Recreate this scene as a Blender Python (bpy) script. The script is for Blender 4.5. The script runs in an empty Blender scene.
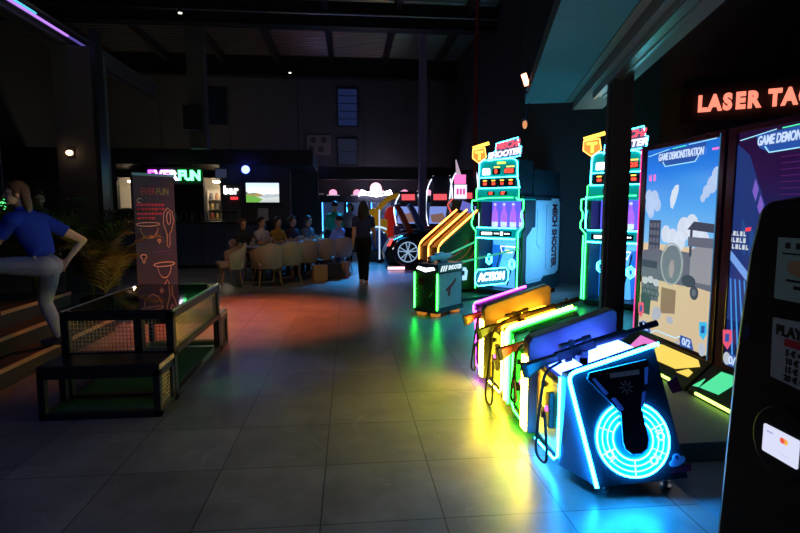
import bpy, bmesh, math, random
from mathutils import Vector as V, Matrix, Euler
random.seed(7)
S = bpy.context.scene
COL = S.collection
R = math.radians
# ------------------------------------------------------------------ camera, world, lights
cam = bpy.data.cameras.new('camera'); cam.lens = 24; cam.sensor_width = 36; cam.clip_start = .02; cam.clip_end = 200
co = bpy.data.objects.new('camera', cam); COL.objects.link(co)
co.location = (0, 0, 1.5); co.rotation_euler = (R(90-6.1), 0, R(-5.45))
S.camera = co
S.view_settings.view_transform = 'Standard'; S.view_settings.look = 'None'
S.view_settings.gamma = 1; S.view_settings.use_curve_mapping = False; S.view_settings.exposure = 0.0
W = bpy.data.worlds.new('world'); S.world = W; W.use_nodes = True
W.node_tree.nodes['Background'].inputs[0].default_value = (.35, .45, 1, 1)
W.node_tree.nodes['Background'].inputs[1].default_value = .001

def lamp(name, kind, loc, target, energy, color, size=.2, spot=60, blend=.6, sy=None):
    l = bpy.data.lights.new(name, kind); l.energy = energy; l.color = color
    if kind == 'SPOT': l.spot_size = R(spot); l.spot_blend = blend; l.shadow_soft_size = size
    elif kind == 'AREA':
        l.size = size
        if sy: l.shape = 'RECTANGLE'; l.size_y = sy
    else: l.shadow_soft_size = size
    o = bpy.data.objects.new(name, l); COL.objects.link(o); o.location = loc
    o.rotation_euler = (V(target)-V(loc)).to_track_quat('-Z', 'Y').to_euler()
    return o
lamp('orange_spot', 'SPOT', (-.9, 8.4, 5.4), (-1.4, 7.7, 0), 2400, (1, .17, .05), .05, 44, 1)
lamp('orange_step_spot', 'SPOT', (-1.2, 8.8, 4.6), (-2.7, 5.9, .2), 340, (1, .28, .1), .05, 26, .9)
lamp('hall_spot', 'SPOT', (.3, 3.0, 5.8), (.25, 2.9, 0), 72, (1, .94, .92), .3, 46, 1)
lamp('hall_lamp', 'AREA', (.5, 3.2, 5.6), (.4, 3.4, 0), .8, (.95, .9, .95), 1.2)
lamp('blue_spot', 'SPOT', (-3.2, 1.0, 4.6), (-2.3, 2.7, 0), 75, (.06, .12, 1), .05, 60, .9)
lamp('green_spot', 'SPOT', (-.6, 6.4, 4.4), (-.98, 4.55, 0), 130, (.05, 1, .2), .02, 9, .8)
lamp('violet_spot', 'SPOT', (.4, 6.5, 4.6), (-.75, 4.9, 0), 190, (.2, .18, 1), .02, 20, 1)
lamp('pink_ceiling_wash', 'SPOT', (.8, 15.2, 3.6), (.75, 16.2, 6.4), 16, (.9, .35, .9), .1, 55, .9)
lamp('violet_ceiling_wash', 'SPOT', (-1.0, 13.0, 3.4), (-.4, 14.3, 6.4), 13, (.45, .45, 1), .1, 85, .9)
lamp('blue_wall_wash', 'SPOT', (-1.5, 16.2, 3.4), (-1.5, 20, 4.4), 17, (.14, .22, 1), .2, 110, .9)
lamp('blue_aisle_fill', 'SPOT', (.1, 16.5, 4.6), (.1, 13.3, 0), 4200, (.02, .36, 1), .4, 44, 1)  # added light, stands in for the claw machines' blue glow on the floor
lamp('pink_aisle_spot', 'SPOT', (1.2, 12.0, 4.6), (1.05, 12.0, 0), 420, (.45, .12, 1), .05, 34, .9)
lamp('steps_blue_spot', 'SPOT', (-1.2, 2.4, 3.9), (-2.9, 5.3, 1.2), 27, (.32, .4, 1), .05, 24, .9)
lamp('soffit_fill', 'SPOT', (2.2, 6.3, 1.5), (2.3, 6.55, 3.0), 15, (.01, .6, .95), .1, 80, .9)  # added light without a fixture, turns the soffit teal
lamp('soffit_fill', 'SPOT', (1.75, 4.9, 1.5), (2.0, 5.1, 3.0), 6, (.01, .6, .95), .1, 80, .9)  # second added soffit light, also without a fixture
lamp('side_panel_fill', 'AREA', (3.78, 8.6, .95), (3.08, 9.3, .95), 26, (.16, .48, 1), .7, sy=1.1)  # added light in the gap, brightens the gallery cabinet's side panel
lamp('dining_warm', 'SPOT', (-1.4, 8.6, 4.2), (-1.4, 11.4, .7), 85, (1, .62, .42), .1, 70, .9)
lamp('kiosk_fill', 'SPOT', (-1.3, -.1, 3.0), (.75, .84, 1.3), 17, (.8, .9, 1), .05, 13, .8)  # added fill aimed at the kiosk to brighten its notices
lamp('cyan_floor_fill', 'SPOT', (2.0, 7.6, 4.6), (1.85, 7.1, 0), 620, (.02, .42, 1), .2, 40, 1)  # added light, stands in for the gallery neon's teal on the floor
lamp('pedestal_fill', 'SPOT', (2.3, 5.2, 3.8), (1.45, 7.5, .4), 90, (.85, .75, 1), .05, 13, .7)  # added fill that lifts the pedestal's side and red emblem
lamp('aisle_warm_fill', 'SPOT', (-1.2, 9.2, 3.8), (.3, 10.87, .9), 28, (1, .42, .16), .05, 18, .8)  # added warm fill to brighten the walking woman's arms
lamp('banner_spot', 'SPOT', (-1.6, 6.0, 3.4), (-2.75, 7.6, 1.3), 9, (1, .4, .5), .05, 36, .9)

# ------------------------------------------------------------------ materials
MATS = {}
def mat(name, c, rough=.5, metal=0, emit=None, es=0, var=.12, scale=9, trans=0, alpha=1, spec=.5):
    if name in MATS: return MATS[name]
    m = bpy.data.materials.new(name); m.use_nodes = True; MATS[name] = m
    nt = m.node_tree; b = nt.nodes['Principled BSDF']
    b.inputs['Roughness'].default_value = rough; b.inputs['Metallic'].default_value = metal
    b.inputs['Specular IOR Level'].default_value = spec
    tc = nt.nodes.new('ShaderNodeTexCoord'); nz = nt.nodes.new('ShaderNodeTexNoise')
    nz.inputs['Scale'].default_value = scale; nz.inputs['Detail'].default_value = 4
    nt.links.new(tc.outputs['Object'], nz.inputs['Vector'])
    mx = nt.nodes.new('ShaderNodeMix'); mx.data_type = 'RGBA'
    mx.inputs[6].default_value = (*[v*(1-var) for v in c], 1); mx.inputs[7].default_value = (*[min(1, v*(1+var)) for v in c], 1)
    nt.links.new(nz.outputs['Fac'], mx.inputs[0]); nt.links.new(mx.outputs[2], b.inputs['Base Color'])
    if emit: b.inputs['Emission Color'].default_value = (*emit, 1); b.inputs['Emission Strength'].default_value = es
    if trans: b.inputs['Transmission Weight'].default_value = trans
    if alpha < 1: b.inputs['Alpha'].default_value = alpha
    return m
def neon(name, c, s): return mat(name, (.02, .02, .02), .4, emit=c, es=s, var=0)

BLACK = mat('black_plastic', (.008, .008, .01), .35)
MATTE = mat('matte_black', (.006, .006, .008), .7)
GUNM = mat('gun_black', (.005, .005, .008), .5, spec=.2)
GLOSS = mat('gloss_black', (.006, .006, .009), .12)
STEEL = mat('dark_steel', (.05, .055, .065), .4, .6)
CHROME = mat('brushed_metal', (.5, .5, .52), .3, 1)
N_BLUE = neon('neon_blue', (.009, .33, 1), 100)
N_CYAN = neon('neon_cyan', (.035, .75, 1), 20)
N_GREEN = neon('neon_green', (.02, 1, .035), 26)
N_GREEN2 = neon('neon_mint', (.03, 1, .12), 10)
N_PURP = neon('neon_purple', (.7, .05, 1), 14)
N_YEL = neon('neon_yellow', (1, .74, .035), 68)
N_YEL2 = neon('lit_yellow', (1, .62, .08), 2.2)
N_ORAN = neon('neon_orange', (1, .38, .06), 6)
N_WHITE = neon('neon_white', (.8, .9, 1), 4)
N_RED = neon('red_digits', (1, .05, .03), 3)
N_PINK = neon('neon_pink', (1, .2, .5), 3)

# ------------------------------------------------------------------ mesh builder
class MB:
    def __init__(s): s.bm = bmesh.new(); s.mats = []; s.i = 0; s.X = Matrix()
    def m(s, mt):
        if mt not in s.mats: s.mats.append(mt)
        s.i = s.mats.index(mt); return s
    def add(s, vs, fs):
        b = [s.bm.verts.new(s.X @ V(v)) for v in vs]
        for f in fs:
            try: s.bm.faces.new([b[k] for k in f]).material_index = s.i
            except ValueError: pass
        return s
    def box(s, lo, hi):
        x0, y0, z0 = lo; x1, y1, z1 = hi
        return s.add([(x0,y0,z0),(x1,y0,z0),(x1,y1,z0),(x0,y1,z0),(x0,y0,z1),(x1,y0,z1),(x1,y1,z1),(x0,y1,z1)],
                     [(3,2,1,0),(4,5,6,7),(0,1,5,4),(1,2,6,5),(2,3,7,6),(3,0,4,7)])
    def cbox(s, c, d): return s.box([c[k]-d[k]/2 for k in range(3)], [c[k]+d[k]/2 for k in range(3)])
    def bar(s, p0, p1, w, h, up=(0,0,1)):
        p0, p1 = V(p0), V(p1); d = (p1-p0).normalized(); u = V(up)
        sd = d.cross(u)
        if sd.length < 1e-4: sd = d.cross(V((1,0,0)))
        sd.normalize(); u = sd.cross(d)
        vs = [p+sd*a*w/2+u*b*h/2 for p in (p0, p1) for a, b in ((-1,-1),(1,-1),(1,1),(-1,1))]
        return s.add(vs, [(3,2,1,0),(4,5,6,7),(0,1,5,4),(1,2,6,5),(2,3,7,6),(3,0,4,7)])
    def slab(s, pts, vec):
        n = len(pts); vec = V(vec)
        vs = [V(p) for p in pts]+[V(p)+vec for p in pts]
        return s.add(vs, [tuple(range(n))[::-1], tuple(range(n, 2*n))]+[(k, (k+1) % n, n+(k+1) % n, n+k) for k in range(n)])
    def prism(s, pts, axis, a, b):
        f = {'x': lambda p, t: (t, p[0], p[1]), 'y': lambda p, t: (p[0], t, p[1]), 'z': lambda p, t: (p[0], p[1], t)}[axis]
        d = {'x': (b-a,0,0), 'y': (0,b-a,0), 'z': (0,0,b-a)}[axis]
        return s.slab([f(p, a) for p in pts], d)
    def poly(s, pts): return s.add(pts, [tuple(range(len(pts)))])
    def tube(s, pts, r, n=8, closed=False):
        pts = [V(p) for p in pts]; N = len(pts); rs = r if isinstance(r, (list, tuple)) else [r]*N
        vs = []; prev = None
        for k, p in enumerate(pts):
            if closed: t = pts[(k+1) % N]-pts[k-1]
            else: t = pts[min(k+1, N-1)]-pts[max(k-1, 0)]
            t.normalize()
            if prev is None: a = t.orthogonal().normalized()
            else:
                a = prev-t*prev.dot(t)
                a = a.normalized() if a.length > 1e-5 else t.orthogonal().normalized()
            prev = a; b = t.cross(a)
            vs += [p+(a*math.cos(q*2*math.pi/n)+b*math.sin(q*2*math.pi/n))*rs[k] for q in range(n)]
        fs = []
        for k in range(N if closed else N-1):
            A = k*n; B = ((k+1) % N)*n
            fs += [(A+q, A+(q+1) % n, B+(q+1) % n, B+q) for q in range(n)]
        if not closed: fs += [tuple(range(n))[::-1], tuple(range((N-1)*n, N*n))]
        return s.add(vs, fs)
    def cyl(s, p0, p1, r0, r1=None, n=16): return s.tube([p0, p1], [r0, r0 if r1 is None else r1], n)
    def ball(s, c, r, n=12):
        r = (r, r, r) if not isinstance(r, (list, tuple)) else r
        m2 = max(6, n//2+2); vs = [(c[0], c[1], c[2]-r[2])]
        for j in range(1, m2):
            ph = -math.pi/2+math.pi*j/m2
            vs += [(c[0]+r[0]*math.cos(ph)*math.cos(t*2*math.pi/n), c[1]+r[1]*math.cos(ph)*math.sin(t*2*math.pi/n), c[2]+r[2]*math.sin(ph)) for t in range(n)]
        vs.append((c[0], c[1], c[2]+r[2])); L = len(vs)-1
        fs = [(0, 1+(t+1) % n, 1+t) for t in range(n)]
        for j in range(m2-2):
            A = 1+j*n; fs += [(A+t, A+(t+1) % n, A+n+(t+1) % n, A+n+t) for t in range(n)]
        A = 1+(m2-2)*n; fs += [(A+t, A+(t+1) % n, L) for t in range(n)]
        return s.add(vs, fs)
    def lathe(s, prof, c=(0,0,0), n=20):
        vs = []; K = len(prof)
        for r, z in prof: vs += [(c[0]+r*math.cos(t*2*math.pi/n), c[1]+r*math.sin(t*2*math.pi/n), c[2]+z) for t in range(n)]
        fs = [(k*n+t, k*n+(t+1) % n, (k+1)*n+(t+1) % n, (k+1)*n+t) for k in range(K-1) for t in range(n)]
        fs += [tuple(range(n))[::-1], tuple(range((K-1)*n, K*n))]
        return s.add(vs, fs)
    def loft(s, rings):
        n = len(rings[0]); vs = [p for r in rings for p in r]
        fs = [(k*n+t, k*n+(t+1) % n, (k+1)*n+(t+1) % n, (k+1)*n+t) for k in range(len(rings)-1) for t in range(n)]
        fs += [tuple(range(n))[::-1], tuple(range((len(rings)-1)*n, len(rings)*n))]
        return s.add(vs, fs)
    def text(s, t, o, xd, yd, size, depth=.004, bold=.0, align='CENTER', squash=1.0, shear=0):
        c = bpy.data.curves.new('t', 'FONT'); c.body = t; c.size = size; c.extrude = depth/2; c.offset = bold; c.align_x = align; c.align_y = 'CENTER'
        c.resolution_u = 3; c.shear = shear
        ob = bpy.data.objects.new('t', c); COL.objects.link(ob)
        dg = bpy.context.evaluated_depsgraph_get(); me = bpy.data.meshes.new_from_object(ob.evaluated_get(dg))
        bpy.data.objects.remove(ob); bpy.data.curves.remove(c)
        x = V(xd).normalized(); y = V(yd).normalized(); z = x.cross(y); o = V(o)
        s.add([o+x*v.co.x*squash+y*v.co.y+z*v.co.z for v in me.vertices], [tuple(p.vertices) for p in me.polygons])
        bpy.data.meshes.remove(me); return s
    def build(s, name, parent=None, mt=None, smooth=None, bevel=0, loc=None):
        me = bpy.data.meshes.new(name)
        bmesh.ops.recalc_face_normals(s.bm, faces=s.bm.faces[:])
        s.bm.to_mesh(me); s.bm.free()
        for q in (s.mats or [mt or BLACK]): me.materials.append(q)
        if mt and not s.mats: pass
        if smooth:
            for p in me.polygons: p.use_smooth = True
            me.set_sharp_from_angle(angle=R(smooth if smooth is not True else 40))
        o = bpy.data.objects.new(name, me); COL.objects.link(o)
        if parent: o.parent = parent
        if loc: o.location = loc
        if bevel:
            b = o.modifiers.new('bevel', 'BEVEL'); b.width = bevel; b.segments = 2; b.limit_method = 'ANGLE'; b.angle_limit = R(40)
        return o
def mb(mt=None):
    b = MB()
    return b.m(mt) if mt else b
def tag(o, label, cat, group=None, kind=None):
    if label: o['label'] = label
    if cat: o['category'] = cat
    if group: o['group'] = group
    if kind: o['kind'] = kind
    return o
def thing(name, label, cat, loc=(0,0,0), rz=0, group=None):
    o = bpy.data.objects.new(name, None); COL.objects.link(o); o.location = loc; o.rotation_euler = (0, 0, rz); o.empty_display_size = .1
    return tag(o, label, cat, group)
def struct(name, b, **k):
    o = b.build(name, **k); o['kind'] = 'structure'; return o
def copy_thing(o, label, loc, rz=None):
    c = o.copy(); COL.objects.link(c); c.location = loc; c['label'] = label
    if rz is not None: c.rotation_euler = (0, 0, rz)
    def rec(a, b):
        for ch in a.children:
            d = ch.copy(); COL.objects.link(d); d.parent = b; rec(ch, d)
    rec(o, c); return c
def arc(c, r, a0, a1, n, plane='xz'):
    out = []
    for k in range(n+1):
        a = R(a0+(a1-a0)*k/n); u, w = r*math.cos(a), r*math.sin(a)
        out.append({'xz': (c[0]+u, c[1], c[2]+w), 'xy': (c[0]+u, c[1]+w, c[2]), 'yz': (c[0], c[1]+u, c[2]+w)}[plane])
    return out
def rounded(pts, rad, n=5, closed=True):
    """round the corners of a 3-D polyline"""
    P = [V(p) for p in pts]; out = []; N = len(P)
    for k in range(N):
        if not closed and k in (0, N-1): out.append(P[k]); continue
        a, b, c = P[k-1], P[k], P[(k+1) % N]
        r = min(rad, (a-b).length*.45, (c-b).length*.45)
        p, q = b+(a-b).normalized()*r, b+(c-b).normalized()*r
        for j in range(n+1):
            t = j/n; out.append(p*(1-t)**2+b*2*t*(1-t)+q*t*t)
    return out

# ------------------------------------------------------------------ the setting
def floor_material():
    m = bpy.data.materials.new('stone_tile'); m.use_nodes = True; nt = m.node_tree; L = nt.links.new; N = nt.nodes.new
    b = nt.nodes['Principled BSDF']; tc = N('ShaderNodeTexCoord')
    mp = N('ShaderNodeMapping'); mp.inputs['Location'].default_value = (.15, -2.43, 0); L(tc.outputs['Object'], mp.inputs[0])
    br = N('ShaderNodeTexBrick'); br.offset = 0; br.squash = 1
    for k, v in (('Scale', 1), ('Mortar Size', .0035), ('Mortar Smooth', .1), ('Bias', 0), ('Brick Width', .6), ('Row Height', .605)): br.inputs[k].default_value = v
    br.inputs['Color1'].default_value = (.85, .85, .85, 1); br.inputs['Color2'].default_value = (1.12, 1.1, 1.1, 1); br.inputs['Mortar'].default_value = (.12, .12, .12, 1)
    L(mp.outputs[0], br.inputs['Vector'])
    n1 = N('ShaderNodeTexNoise'); n1.inputs['Scale'].default_value = 3.2; n1.inputs['Detail'].default_value = 9; n1.inputs['Roughness'].default_value = .65; L(tc.outputs['Object'], n1.inputs['Vector'])
    r1 = N('ShaderNodeValToRGB'); r1.color_ramp.elements[0].position = .3; r1.color_ramp.elements[0].color = (.125, .121, .118, 1)
    r1.color_ramp.elements[1].position = .75; r1.color_ramp.elements[1].color = (.25, .243, .236, 1); L(n1.outputs['Fac'], r1.inputs[0])
    # thin light marble veins
    n2 = N('ShaderNodeTexNoise'); n2.inputs['Scale'].default_value = 1.3; n2.inputs['Detail'].default_value = 5; n2.inputs['Distortion'].default_value = 1.2; L(tc.outputs['Object'], n2.inputs['Vector'])
    s1 = N('ShaderNodeMath'); s1.operation = 'SUBTRACT'; s1.inputs[1].default_value = .5; L(n2.outputs['Fac'], s1.inputs[0])
    a1 = N('ShaderNodeMath'); a1.operation = 'ABSOLUTE'; L(s1.outputs[0], a1.inputs[0])
    r2 = N('ShaderNodeValToRGB'); r2.color_ramp.elements[0].position = 0; r2.color_ramp.elements[0].color = (1, 1, 1, 1)
    r2.color_ramp.elements[1].position = .008; r2.color_ramp.elements[1].color = (0, 0, 0, 1); L(a1.outputs[0], r2.inputs[0])
    n3 = N('ShaderNodeTexNoise'); n3.inputs['Scale'].default_value = 2.1; L(tc.outputs['Object'], n3.inputs['Vector'])
    r3 = N('ShaderNodeValToRGB'); r3.color_ramp.elements[0].position = .5; r3.color_ramp.elements[0].color = (0, 0, 0, 1); r3.color_ramp.elements[1].position = .68; r3.color_ramp.elements[1].color = (.8, .8, .8, 1)
    L(n3.outputs['Fac'], r3.inputs[0])
    mu = N('ShaderNodeMath'); mu.operation = 'MULTIPLY'; L(r2.outputs[0], mu.inputs[0]); L(r3.outputs[0], mu.inputs[1])
    mv = N('ShaderNodeMix'); mv.data_type = 'RGBA'; L(mu.outputs[0], mv.inputs[0]); L(r1.outputs[0], mv.inputs[6]); mv.inputs[7].default_value = (.34, .33, .31, 1)
    mm = N('ShaderNodeMix'); mm.data_type = 'RGBA'; mm.blend_type = 'MULTIPLY'; mm.inputs[0].default_value = 1
    L(mv.outputs[2], mm.inputs[6]); L(br.outputs['Color'], mm.inputs[7]); L(mm.outputs[2], b.inputs['Base Color'])
    rr = N('ShaderNodeMapRange'); rr.inputs[3].default_value = .26; rr.inputs[4].default_value = .42; L(n1.outputs['Fac'], rr.inputs[0]); L(rr.outputs[0], b.inputs['Roughness'])
    bu = N('ShaderNodeBump'); bu.inputs['Strength'].default_value = .25; bu.inputs['Distance'].default_value = .004
    sb = N('ShaderNodeMath'); sb.operation = 'MULTIPLY_ADD'; sb.inputs[1].default_value = -1; L(br.outputs['Fac'], sb.inputs[0]); L(n1.outputs['Fac'], sb.inputs[2])
    L(sb.outputs[0], bu.inputs['Height']); L(bu.outputs[0], b.inputs['Normal'])
    return m
CARPET = mat('carpet_loops', (.22, .24, .26), .95, var=.6, scale=160, spec=.1)
PAINT = mat('dark_wall_paint', (.05, .052, .06), .8)
CONC = mat('concrete_panel', (.10, .10, .11), .85, scale=3, var=.25)
DECK = mat('corrugated_steel', (.24, .24, .27), .3, .7)
BEAM = mat('painted_beam', (.02, .02, .024), .5)
FRAME = mat('anodised_frame', (.09, .1, .115), .35, .5)
SOFF = mat('soffit_teal_lit', (.01, .12, .18), .85)  # teal of the light from below is put into the base colour
WOODE = mat('step_wood', (.42, .26, .15), .5, var=.25, scale=14)

FX = 1.77
b = mb(floor_material()); b.box((-9, -2, -.1), (FX, 20.2, 0)); struct('floor', b)
b = mb(floor_material()); b.box((FX, 2.9, -.1), (8, 20.2, 0)); struct('floor_far', b)
b = mb(CARPET); b.box((FX, -2, -.1), (8, 2.9, 0)); struct('floor_carpet', b)
b = mb(mat('plinth_grey', (.16, .16, .165), .6)); b.box((1.86, 2.86, 0), (4.2, 5.2, .12)); struct('plinth', b, bevel=.008)

# back wall with concrete panels, two windows and a dark opening
b = mb(CONC)
for x0 in [-9+2.4*k for k in range(6)]: b.box((x0+.015, 20, 3.1), (min(x0+2.385, 3.6), 20.2, 6.7))
b.m(PAINT).box((-9, 20.02, 0), (3.7, 20.25, 6.7)); struct('wall_back', b)
b = mb(PAINT); b.box((-9.2, -2, 0), (-9, 20.2, 6.7)); struct('wall_left', b)
b = mb(PAINT); b.slab([(3.6, 20.2, 0), (3.6, 11.2, 0), (8, 6.8, 0), (8.2, 7.0, 0), (3.8, 11.3, 0), (3.8, 20.2, 0)], (0, 0, 6.7)); struct('wall_right', b)
b = mb(PAINT); b.box((8, -2, 0), (8.2, 6.9, 6.7)); struct('wall_side', b)
b = mb(PAINT); b.box((-9.2, -2.2, 0), (8.2, -2, 6.7)); struct('wall_front', b)
def window(name, lo, hi, glow, s, bars):
    x0, z0 = lo; x1, z1 = hi; y = 19.98
    b = mb(STEEL)
    for p in ((x0, x0+.04, z0, z1), (x1-.04, x1, z0, z1), (x0, x1, z0, z0+.04), (x0, x1, z1-.04, z1)): b.box((p[0], y-.05, p[2]), (p[1], y, p[3]))
    for k in range(bars): z = z0+(z1-z0)*(k+1)/(bars+1); b.box((x0, y-.03, z-.012), (x1, y-.005, z+.012))
    o = struct(name, b)
    g = mb(mat('night_pane_'+name, (.02, .03, .06), .2, emit=glow, es=s, var=0)); g.box((x0+.03, y-.02, z0+.03), (x1-.03, y-.004, z1-.03)); g.build('pane', o)
window('window_1', (-.39, 4.5), (.37, 5.87), (.16, .26, 1), .052, 4)
window('window_2', (-.40, 3.1), (.36, 4.1), (.3, .35, .7), .030, 1)
window('window_3', (-5.02, 4.5), (-4.27, 5.77), (.05, .05, .05), .002, 0)

b = mb(DECK)
y = 8.0; prof = []
while y < 20.2:
    prof += [(y, 6.42), (y+.09, 6.42), (y+.12, 6.36), (y+.21, 6.36)]; y += .24
b.prism(prof+[(20.25, 6.6), (8.0, 6.6)], 'x', -9, 3.7); struct('ceiling', b)
b = mb(MATTE); b.box((-9.2, -2.2, 6.5), (8.2, 8.0, 6.7)); b.box((3.7, 8, 6.5), (8.2, 20.2, 6.7)); struct('ceiling_front', b)
for y0, zb in ((13.2, 5.75), (17.9, 5.72)):
    b = mb(BEAM); b.box((-9, y0, zb), (3.7, y0+.06, 6.36)); b.box((-9, y0-.14, zb), (3.7, y0+.2, zb+.03)); struct('ceiling_beam', b)
b = mb(CHROME); b.cyl((-9, 13.0, 6.0), (3.6, 13.0, 6.0), .018); struct('ceiling_pipe', b, smooth=True)
for x in (-7.3, -5.6, -3.9, -2.2, -.5, 1.2, 2.9):
    b = mb(BEAM); b.box((x-.07, 8, 6.12), (x+.07, 20, 6.36)); struct('ceiling_purlin', b)

# columns
b = mb(CONC); b.box((-5.06, 10, 0), (-4.42, 10.6, 4.3)); b.m(STEEL); b.box((-4.42, 10.0, 0), (-4.34, 10.3, 4.6)); struct('column_concrete', b)
b = mb(mat('column_violet_lit', (.3, .25, .45), .6)); b.box((1.92, 14.5, 0), (2.1, 14.8, 6.3)); struct('column_far', b)  # violet light on this column is put into its base colour
b = mb(mat('red_pipe', (.25, .02, .02), .4)); b.cyl((2.75, 11.6, 2.2), (2.75, 11.6, 6.4), .04); struct('sprinkler_pipe', b, smooth=True)
b = mb(CONC); b.box((-3.75, 13.3, 2.95), (-3.35, 13.6, 6.3)); struct('column_mid', b)

# steel rail with cable tray at top left
b = mb(mat('rail_steel', (.32, .32, .36), .3, .8)); b.box((-5.0, 5, 4.3), (-4.75, 14.6, 4.34)); b.box((-4.9, 5, 4.3), (-4.86, 14.6, 4.58)); b.box((-5.0, 5, 4.56), (-4.75, 14.6, 4.6)); struct('trim_1', b)
t = thing('glow_strip', 'violet and cyan reflection along the steel rail at top left, added as glowing tubes', 'light', (-4.72, 6.0, 4.43))  # reflection on the shiny rail, added as glowing tubes
b = mb(neon('reflection_violet', (.5, .22, 1), 1.3)); b.cyl((0, 0, 0), (0, 3.9, 0), .02); b.build('tube', t, smooth=True); b = mb(neon('reflection_violet_dim', (.3, .2, 1), .35)); b.cyl((0, 3.9, 0), (0, 5.2, 0), .02); b.build('tube', t, smooth=True)
b = mb(neon('reflection_cyan', (.1, .8, 1), .9)); b.cyl((-.01, 0, .05), (-.01, 3.0, .05), .016); b.build('tube', t, smooth=True)
b = mb(STEEL); b.box((-.03, 0, -.03), (-.02, 5.2, .08)); b.build('bracket', t)

# storefront on the right: soffit, fascia, beam and pole
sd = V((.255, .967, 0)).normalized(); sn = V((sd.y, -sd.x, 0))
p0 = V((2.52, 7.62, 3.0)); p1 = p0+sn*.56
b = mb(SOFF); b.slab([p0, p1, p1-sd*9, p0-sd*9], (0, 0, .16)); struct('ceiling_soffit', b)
b = mb(mat('fascia_dark', (.06, .08, .09), .6)); q = p1-V((0, 0, .0)); b.slab([q+sn*.01, q+sn*.09, q+sn*.09-sd*9, q+sn*.01-sd*9], (0, 0, .6))
b.slab([q-V((0, 0, .1))+sn*.1, q+sn*.5-V((0, 0, .1)), q+sn*.5-sd*9-V((0, 0, .1)), q+sn*.1-sd*9-V((0, 0, .1))], (0, 0, .7)); struct('trim_2', b)
b = mb(FRAME); e0 = V((3.02, 6.35, 2.9)); e1 = e0-sd*6
b.bar(e0, e1, .16, .1); b.bar(e0-sn*.06+V((0,0,-.06)), e1-sn*.06+V((0,0,-.06)), .03, .03); b.bar(e0+sn*.04+V((0,0,-.055)), e1+sn*.04+V((0,0,-.055)), .02, .02); struct('trim_3', b)
b = mb(FRAME)
b.box((2.77, 5.5, 0), (2.99, 5.62, 2.9)); b.box((2.74, 5.53, 0), (2.77, 5.59, 2.9)); b.box((2.99, 5.53, 0), (3.0, 5.6, 2.9)); struct('column_front', b, bevel=.006)

# raised platform at left with wood-nosed steps
DARKST = mat('step_riser', (.022, .02, .02), .7)
for k, (x, z) in enumerate(((-2.9, .17), (-3.15, .34), (-3.4, .5))):
    b = mb(DARKST); b.box((-9 if k == 2 else x-.26, 4.3+.4*k, 0), (x, 6.8, z)); b.m(WOODE); b.box((x-.012, 4.3+.4*k, z-.03), (x+.012, 6.8, z+.004)); struct('step', b)

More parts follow.
